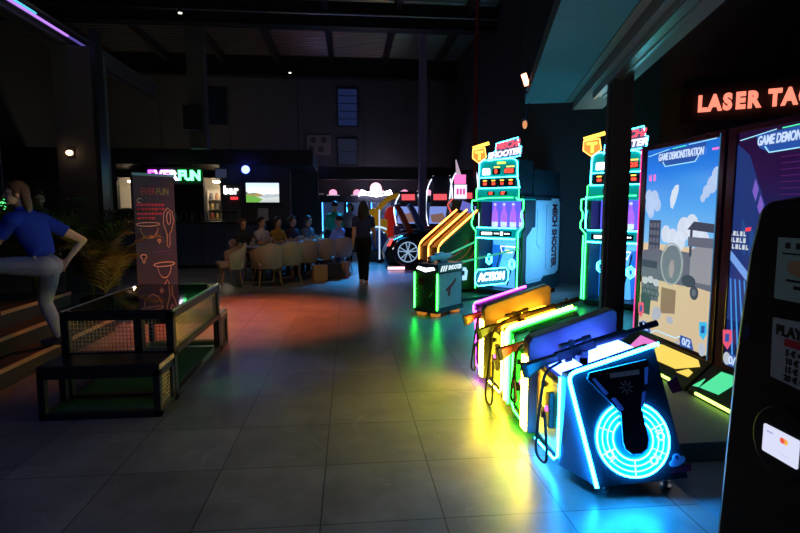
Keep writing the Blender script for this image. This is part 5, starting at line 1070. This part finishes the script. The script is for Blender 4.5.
# emergency exit sign and wall lamp
t = thing('exit_sign', 'green running-man exit sign at the far left edge', 'sign', (-5.42, 9.0, 1.48)); b = mb(MATTE); b.box((-.13, .01, 0), (.13, .05, .22)); b.build('case', t)
b = mb(neon('exit_green', (.1, 1, .25), 1.6)); b.ball((.03, 0, .185), (.018, .008, .018), 8); b.tube([(.02, 0, .16), (0, 0, .1), (.04, 0, .07), (.02, 0, .02)], .012, 6); b.tube([(0, 0, .1), (-.04, 0, .07), (-.08, 0, .06)], .012, 6); b.tube([(-.05, 0, .12), (.015, 0, .145), (.06, 0, .11)], .009, 6); b.build('running_figure', t, smooth=True)
b = mb(STEEL); b.cyl((0, .03, .22), (0, .03, 2.9), .012); b.build('rod', t)
t = thing('wall_lamp', 'small warm wall lamp on the concrete column', 'light', (-4.82, 9.98, 2.46)); b = mb(STEEL); b.box((-.05, -.02, -.04), (.05, .02, .1)); b.build('plate', t); b = mb(neon('lamp_amber', (1, .6, .3), 7)); b.ball((0, -.06, .02), (.055, .05, .045), 12); b.build('bulb', t, smooth=True)
for lb, p in (('small white ceiling downlight at the upper left', (-3.46, 12.0, 5.58)), ('small white ceiling downlight near the far wall', (-1.74, 17.0, 5.64))):
    t = thing('downlight', lb, 'light', p); b = mb(STEEL); b.cyl((0, 0, .0), (0, 0, .09), .05); b.cyl((0, 0, .09), (0, 0, .75), .008); b.build('housing', t, smooth=40); b = mb(neon('downlight_lens', (1, .95, .8), 2.5)); b.cyl((0, 0, -.015), (0, 0, .0), .04); b.build('lens', t)
t = thing('wall_board', 'pale square notice board high on the back wall', 'board', (-1.06, 19.98, 3.48)); b = mb(mat('board_pale', (.22, .2, .18), .7)); b.box((-.43, -.04, 0), (.43, 0, .71)); b.build('panel', t)
for x, z in ((-.2, .52), (.18, .53), (-.28, .22), (.08, .2)): b = mb(mat('board_spot', (.07, .06, .08), .7)); b.cyl((x, -.048, z), (x, -.04, z), .11, n=16); b.build('spot', t)

# ------------------------------------------------------------------ claw machines along the far wall
CLAWK = mat('claw_body', (.02, .022, .035), .4); CGL = mat('claw_interior', (.25, .3, .5), .5, emit=(.2, .4, 1), es=.06)
def claw(label, x, bright):
    t = thing('claw_machine', label, 'arcade machine', (x, 19.2, 0), 0, 'claw machines along the far wall')
    b = mb(CLAWK); b.box((-.42, -.4, .03), (.42, .4, .8)); b.box((-.42, .36, .8), (.42, .4, 1.75)); b.box((-.42, -.4, 1.75), (.42, .4, 1.98))
    for sx_ in (-.42, .38):
        for sy_ in (-.4, .36): b.box((sx_, sy_, .8), (sx_+.04, sy_+.04, 1.75))
    b.box((-.42, -.4, 0), (.42, .4, .03)); bd = b.build('body', t)
    b = mb(CGL); b.box((-.38, .34, .8), (.38, .36, 1.75)); b.build('back_panel', bd)
    b = mb(mat('claw_glass', (.3, .35, .4), .05, alpha=.18)); b.box((-.38, -.395, .82), (.38, -.39, 1.74)); b.build('window_glass', t)
    b = mb(STEEL); b.box((-.3, -.52, .72), (.3, -.38, .8)); c_ = b.build('control_shelf', t); b = mb(N_RED); b.cyl((.1, -.46, .8), (.1, -.46, .82), .03); b.build('button', c_); b = mb(BLACK); b.cyl((-.1, -.46, .8), (-.1, -.46, .9), .01); b.ball((-.1, -.46, .91), .022); b.build('joystick', c_)
    b = mb(CHROME); b.cyl((.05, 0, 1.45), (.05, 0, 1.75), .012); b.ball((.05, 0, 1.44), .04)
    for k in range(3): a = R(120*k); b.tube([(.05, 0, 1.43), (.05+.09*math.cos(a), .09*math.sin(a), 1.37), (.05+.04*math.cos(a), .04*math.sin(a), 1.28)], .01, 5)
    b.build('claw', t, smooth=True)
    b = mb(neon('blue_tube', (.04, .35, 1), 9)); b.cyl((-.36, -.41, .06), (-.36, -.41, 1.74), .012); b.build('neon_tube', t)
    b = mb(neon('dome_pink', (1, .32, .5), 1.6)); b.ball((0, 0, 2.08), (.14, .14, .13), 14); d = b.build('dome_lamp', t, smooth=True); b = mb(neon('dome_base', (.8, .7, 1), .5)); b.lathe([(.24, 1.98), (.2, 2.02), (.12, 2.03)]); b.build('dome_base', d)
    return t
cxs = (-.55, .30, 1.15, 2.0, 2.85)
c0 = claw('claw machine along the far wall, leftmost of five', cxs[0], 0)
for x, n in zip(cxs[1:], ('second from the left', 'behind the bright sign', 'fourth from the left, behind the kiddie rides', 'rightmost of five')): copy_thing(c0, 'claw machine along the far wall, '+n, (x, 19.2, 0))
PL = [(.75, .15, .2), (.8, .6, .1), (.2, .4, .8), (.8, .75, .7), (.25, .65, .35)]
q0 = {}
for i, x in enumerate(cxs):
    for k in range(8):
        lb = 'plush toy in the %s claw machine, %s row, %s' % (('first', 'second', 'third', 'fourth', 'last')[i], ('front', 'back')[k//4], ('far left', 'centre left', 'centre right', 'far right')[k % 4])
        loc = (x-.27+(k % 4)*.18, 19.2-.2+.26*(k//4), .8); c_ = (k+i) % 5
        if c_ not in q0:
            t = thing('plush_toy', lb, 'toy', loc, 0, 'plush toys in the claw machines'); m_ = mat('plush_%d' % c_, PL[c_], .9)
            b = mb(m_); b.ball((0, 0, .085), (.075, .07, .085), 10); b.build('body', t, smooth=True); b = mb(m_); b.ball((0, -.01, .215), (.06, .058, .06), 10); b.build('head', t, smooth=True)
            for s in (-1, 1): b = mb(m_); b.ball((s*.045, 0, .265), (.022, .015, .025), 8); b.build('ear', t, smooth=True)
            q0[c_] = t
        else: copy_thing(q0[c_], lb, loc)
# bright white sign with a pink dome
t = thing('dome_sign', 'bright white sign topped by a glowing pink dome above the claw machines', 'sign', (.93, 18.5, 1.98))
b = mb(STEEL); b.box((-.03, .03, .0), (.03, .06, .54)); b.build('post', t); b = mb(neon('sign_glare', (.7, .68, 1), 16)); b.prism([(-.6, -.02), (-.5, .2), (-.3, .12), (0, .17), (.3, .12), (.5, .2), (.6, -.02), (.4, .02), (0, -.05), (-.4, .02)], 'y', -.06, 0); b.build('scroll', t)
b = mb(neon('scroll_line', (.4, .4, .6), .6))
b.box((-.36, -.064, .02), (.32, -.06, .1)); b.m(neon('scroll_bright', (.8, .85, 1), 2))
for k in range(9): b.box((-.36+k*.08, -.067, .03), (-.32+k*.08, -.063, .09))
b.build('scroll_mark', t)
b = mb(neon('dome_bright', (1, .5, .65), 2.2)); b.ball((0, -.02, .24), (.2, .1, .2), 18); b.build('dome', t, smooth=True)
t = thing('glow_strip', 'thin dim white strip light over the dark counter left of the claw machines', 'light', (-1.25, 18.4, 2.0)); b = mb(neon('strip_dim', (.6, .65, .7), .10)); b.box((-.42, 0, 0), (.42, .02, .045)); b.build('tube', t); b = mb(STEEL); b.box((-.45, .02, -.02), (.45, .05, .07)); b.build('housing', t); b = mb(STEEL); b.box((-.04, .02, .07), (.04, .06, .62)); b.build('rod', t)

# ------------------------------------------------------------------ racing ride with a big wheel
t = thing('racing_ride', 'black racing car ride with spoked white wheel and red light', 'ride', (1.87, 13.15, 0))
b = mb(mat('car_black', (.012, .012, .016), .2)); b.prism([(-.95, .12), (-1.0, .42), (-.85, .72), (-.55, .86), (-.1, .95), (.25, .9), (.35, .7), (.35, .12)], 'y', .06, 1.15); b.build('body', t, bevel=.06)
b = mb(STEEL); b.box((-.9, .0, 0), (.35, 1.2, .12)); b.build('base', t)
RUB = mat('tyre', (.012, .012, .014), .6); RIM = mat('rim_white', (.5, .6, .7), .3, emit=(.45, .7, 1), es=.55)
def wheel(x, y, s):
    b = mb(RUB); b.tube([(x+.30*math.cos(k*math.pi/14), y, .45+.30*math.sin(k*math.pi/14)) for k in range(28)], .075, 8, True); w_ = b.build('wheel', t, smooth=True)
    b = mb(RIM); b.tube([(x+.245*math.cos(k*math.pi/14), y-.055*s, .45+.245*math.sin(k*math.pi/14)) for k in range(28)], .014, 6, True)
    for k in range(5):
        for d in (-.16, .16): a = R(72*k+90)+d; b.bar((x+.05*math.cos(a), y-.05*s, .45+.05*math.sin(a)), (x+.24*math.cos(a+d*.3), y-.06*s, .45+.24*math.sin(a+d*.3)), .02, .034, (0, 1, 0))
    b.cyl((x, y-.03*s, .45), (x, y-.07*s, .45), .05); b.build('rim', w_, smooth=40)
wheel(-.42, .02, 1)
b = mb(neon('lamp_red', (1, .06, .05), 2.5)); b.slab([(-.93, .03, .6), (-.84, .03, .76), (-.78, .03, .78), (-.86, .03, .6)], (0, .1, 0)); b.build('tail_lamp', t)
b = mb(neon('lamp_white', (.8, .9, 1), 1.6)); b.slab([(-.80, .02, .52), (-.68, .02, .72), (-.6, .02, .72), (-.74, .02, .48)], (0, .1, 0)); b.build('head_lamp', t)
b = mb(neon('glow_pink', (1, .55, .7), 3)); b.box((-.92, -.02, .02), (-.5, .0, .08)); b.build('sill_light', t)
for k, (x, c_) in enumerate(((-.52, (.6, .02, .02)), (-.18, (.03, .13, .5)))):
    b = mb(mat('seat_shell_%d' % k, c_, .35)); b.slab([(x+.12, .3, .85), (x+.1, .3, 1.0), (x-.12, .3, 1.45), (x-.2, .3, 1.62), (x-.12, .3, 1.66), (x, .3, 1.5), (x+.22, .3, 1.05), (x+.34, .3, .9)], (0, .45, 0)); st = b.build('seat', t, bevel=.03); st['label'] = ('red racing seat', 'blue racing seat')[k]
    b = mb(BLACK); b.box((x-.02, .33, .93), (x+.4, .72, .99)); b.build('cushion', st, bevel=.02)
# slim arcade machines with tilted screens
def rider(label, x, y, rz, scr, acc, h=2.3, es=.8):
    t = thing('racing_cabinet', label, 'arcade machine', (x, y, 0), rz, 'racing cabinets by the right wall')
    b = mb(CLAWK); b.box((-.35, -.1, 0), (.35, .5, .7)); b.prism([(.2, .7), (.5, .7), (.52, h), (.4, h)], 'x', -.3, .3); b.build('body', t, bevel=.02)
    b = mb(BLACK); b.slab([(-.34, .13, 1.05), (.34, .13, 1.05), (.34, .30, 1.62), (-.34, .30, 1.62)], (0, .06, .02)); m_ = b.build('monitor', t)
    b = mb(neon('scr_%s' % label[:12], scr, es)); b.slab([(-.31, .122, 1.08), (.31, .122, 1.08), (.31, .285, 1.59), (-.31, .285, 1.59)], (0, .004, .001)); b.build('screen', m_)
    b = mb(neon('scr2_%s' % label[:12], tuple(min(1, a*.3+.1) for a in scr[::-1]), es*.7)); b.slab([(-.2, .115, 1.12), (.25, .115, 1.12), (.1, .2, 1.4), (-.28, .18, 1.34)], (0, .004, .001)); b.build('picture', m_)
    b = mb(neon('mq_%s' % label[:12], acc, .9)); b.slab([(-.2, .28, 1.78), (.2, .28, 1.78), (.2, .24, 1.95), (-.2, .24, 1.95)], (0, .03, .01)); b.build('marquee', t)
    for s in (-1, 1): b = mb(neon('arcw', (.7, .8, 1), 2.0)); b.tube(rounded([(s*.36, .42, .9), (s*.42, .1, 1.5), (s*.36, .2, h-.3), (s*.25, .5, h)], .5, 8, False), .02, 6); b.build('light_arc', t, smooth=True)
    b = mb(BLACK); b.tube([(.14*math.cos(k*.628), .02+.03*math.sin(k*.628), .9+.14*math.sin(k*.628)) for k in range(10)], .015, 6, True); b.bar((0, .02, .9), (0, .25, .85), .04, .04); b.build('steering_wheel', t, smooth=True)
    b = mb(mat('seat_%s' % label[:12], acc, .4)); b.box((-.22, -.95, .25), (.22, -.5, .38)); b.slab([(-.22, -.95, .3), (.22, -.95, .3), (.2, -1.15, 1.05), (-.2, -1.15, 1.05)], (0, .1, 0)); se = b.build('seat', t, bevel=.03)
    b = mb(BLACK); b.box((-.2, -.95, 0), (.2, -.1, .12)); b.box((-.1, -.8, .1), (.1, -.6, .26)); b.build('seat_base', t)
    return t
rider('racing cabinet with a red and white sign, farthest of the row', 1.72, 15.9, R(-15), (.25, .35, .9), (1, .12, .15), 2.05)
rider('racing cabinet with a bright pale screen in the middle of the row', 2.62, 15.6, R(-20), (.75, .85, .95), (.75, .8, 1), 2.5, 1.0)
rider('racing cabinet with a blue screen, nearest of the row', 3.08, 14.3, R(-22), (.1, .2, .9), (.5, .2, .9), 2.6)
# toy tower with pink and white signs
t = thing('prize_tower', 'slim prize machine with pink over white lit signs and a pointed top', 'arcade machine', (2.3, 10.75, 0))
b = mb(CLAWK); b.prism([(-.3, 0), (-.3, .9), (-.22, 1.5), (-.2, 1.72), (.25, 1.72), (.35, 0)], 'y', 0, .6); b.build('body', t, bevel=.03)
b = mb(neon('sign_rose', (1, .16, .5), 1.4)); b.box((-.16, -.03, 2.02), (.06, .06, 2.2)); b.build('upper_sign', t); b = mb(neon('sign_pale', (.75, .75, 1), 1.4)); b.box((-.16, -.03, 1.72), (.08, .06, 2.0)); lo_ = b.build('lower_sign', t)
b = mb(neon('mark_rose', (.8, .1, .4), 1))
for k in range(3): b.box((-.13+k*.065, -.036, 1.8), (-.085+k*.065, -.03, 1.92))
b.build('mark', lo_)
b = mb(mat('spire_pale', (.6, .5, .6), .4, emit=(.8, .6, .8), es=.6)); b.cyl((-.08, .02, 2.2), (-.14, .02, 2.5), .05, .01); b.build('spire', t, smooth=40)
b = mb(neon('curve_red', (1, .1, .08), 1.2)); b.tube([(-.2, -.02, 1.72), (-.31, -.02, 1.6), (-.24, -.02, 1.45), (-.1, -.02, 1.3), (.0, -.02, 1.1)], .012, 6); b.build('curved_neon', t, smooth=True)
b = mb(neon('scr_violet', (.2, .2, .8), .7)); b.slab([(-.05, -.01, 1.5), (.2, -.01, 1.4), (.22, -.01, 1.6), (.0, -.01, 1.68)], (0, .008, 0)); b.build('screen', t)
# kiddie rides
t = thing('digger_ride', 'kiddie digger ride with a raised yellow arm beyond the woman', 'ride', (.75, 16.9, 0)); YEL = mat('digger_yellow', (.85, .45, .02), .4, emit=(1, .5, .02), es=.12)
b = mb(YEL); b.box((-.35, -.3, .25), (.45, .3, .8)); b.box((-.05, -.25, .8), (.45, .25, 1.2)); b.build('body', t, bevel=.04)
b = mb(YEL); b.tube(rounded([(.05, 0, 1.1), (.15, 0, 1.5), (.55, 0, 1.9), (.95, 0, 1.95)], .3, 5, False), [.085]*14, 8); b.build('arm', t, smooth=True); b = mb(YEL); b.ball((.02, 0, 1.42), (.14, .13, .13), 10); b.build('bucket', t, smooth=True)
b = mb(BLACK); b.box((-.5, -.4, 0), (.55, .4, .25)); b.build('base', t); b = mb(neon('ride_blue', (.1, .4, 1), 3)); b.box((-.5, -.41, .08), (.55, -.4, .14)); b.build('light_strip', t)
for s in (-.2, .2): b = mb(RUB); b.tube([(s+.16*math.cos(k*.628), -.36, .4+.16*math.sin(k*.628)) for k in range(10)], .06, 6, True); b.build('wheel', t, smooth=True)
t = thing('wheel_ride', 'blue-white lit arch ride beside the walking woman', 'ride', (.72, 15.6, 0)); b = mb(STEEL); b.box((-.4, -.2, 0), (.4, .4, .3)); b.build('base', t, bevel=.03)
for r_ in (.55, .42, .28): b = mb(neon('arch_white', (.45, .7, 1), 1.4)); b.tube(arc((.1, .0, .45), r_, 60, 265, 18), .024, 7); b.build('light_arch', t, smooth=True)
b = mb(mat('ride_blue_body', (.05, .15, .4), .4)); b.ball((.12, .1, .6), (.3, .25, .35), 14); b.build('car', t, smooth=True)
t = thing('light_pole', 'white lit pole rising beside the arch ride', 'light', (.85, 15.0, 0)); b = mb(neon('pole_white', (.6, .75, 1), 1.1)); b.cyl((0, 0, .1), (0, 0, 1.5), .02); b.build('tube', t, smooth=True); b = mb(STEEL); b.cyl((0, 0, 0), (0, 0, .1), .08); b.build('base', t)
t = thing('rocking_ride', 'red rocking ride at the right of the digger', 'ride', (1.55, 17.6, 0)); b = mb(mat('ride_red', (.6, .02, .02), .35, emit=(1, .03, .03), es=.15)); b.ball((0, 0, .75), (.45, .3, .38), 14); b.ball((-.2, 0, 1.25), (.2, .18, .35), 12); b.build('body', t, smooth=True); b = mb(BLACK); b.box((-.4, -.3, 0), (.4, .3, .4)); b.build('base', t); b = mb(BLACK); b.cyl((-.35, -.2, 1.2), (-.35, .2, 1.2), .02); b.build('handle', t)

# ------------------------------------------------------------------ lamps hung from the soffit edge
t = thing('spot_lamp', 'glowing red-orange spot lamp on the soffit edge', 'light', (2.33, 7.1, 3.0)); b = mb(STEEL); b.cyl((.02, .0, .16), (.02, .0, .28), .05); b.cyl((.02, 0, .05), (.16, .1, .05), .015); b.build('bracket', t, smooth=40)
b = mb(neon('lamp_coral', (1, .3, .16), 8)); b.cyl((-.03, -.06, .27), (.03, -.04, .13), .035); b.build('lens', t, smooth=40); b = mb(STEEL); b.cyl((.0, -.02, .27), (.05, .0, .12), .045); b.build('housing', t, smooth=40)
t = thing('spot_lamp', 'small dim orange spot lamp below the soffit corner', 'light', (2.48, 7.5, 2.66)); b = mb(STEEL); b.cyl((0, 0, .07), (0.08, .05, .34), .012); b.cyl((0, .02, .06), (0, .0, .1), .04); b.build('bracket', t, smooth=40)
b = mb(neon('lamp_dim', (1, .4, .15), .8)); b.ball((0, -.02, .03), (.035, .03, .06), 10); b.build('bulb', t, smooth=True)
t = thing('loudspeaker', 'black loudspeaker hung on the back left column', 'speaker', (-3.6, 13.2, 3.35)); b = mb(MATTE); b.box((-.2, -.15, 0), (.2, .1, .55)); b.build('case', t, bevel=.02); b = mb(STEEL); b.box((-.04, .08, .2), (.04, .1, .3)); b.build('bracket', t); b = mb(mat('speaker_grille', (.02, .02, .022), .8)); b.box((-.17, -.158, .04), (.17, -.15, .51)); b.build('grille', t)
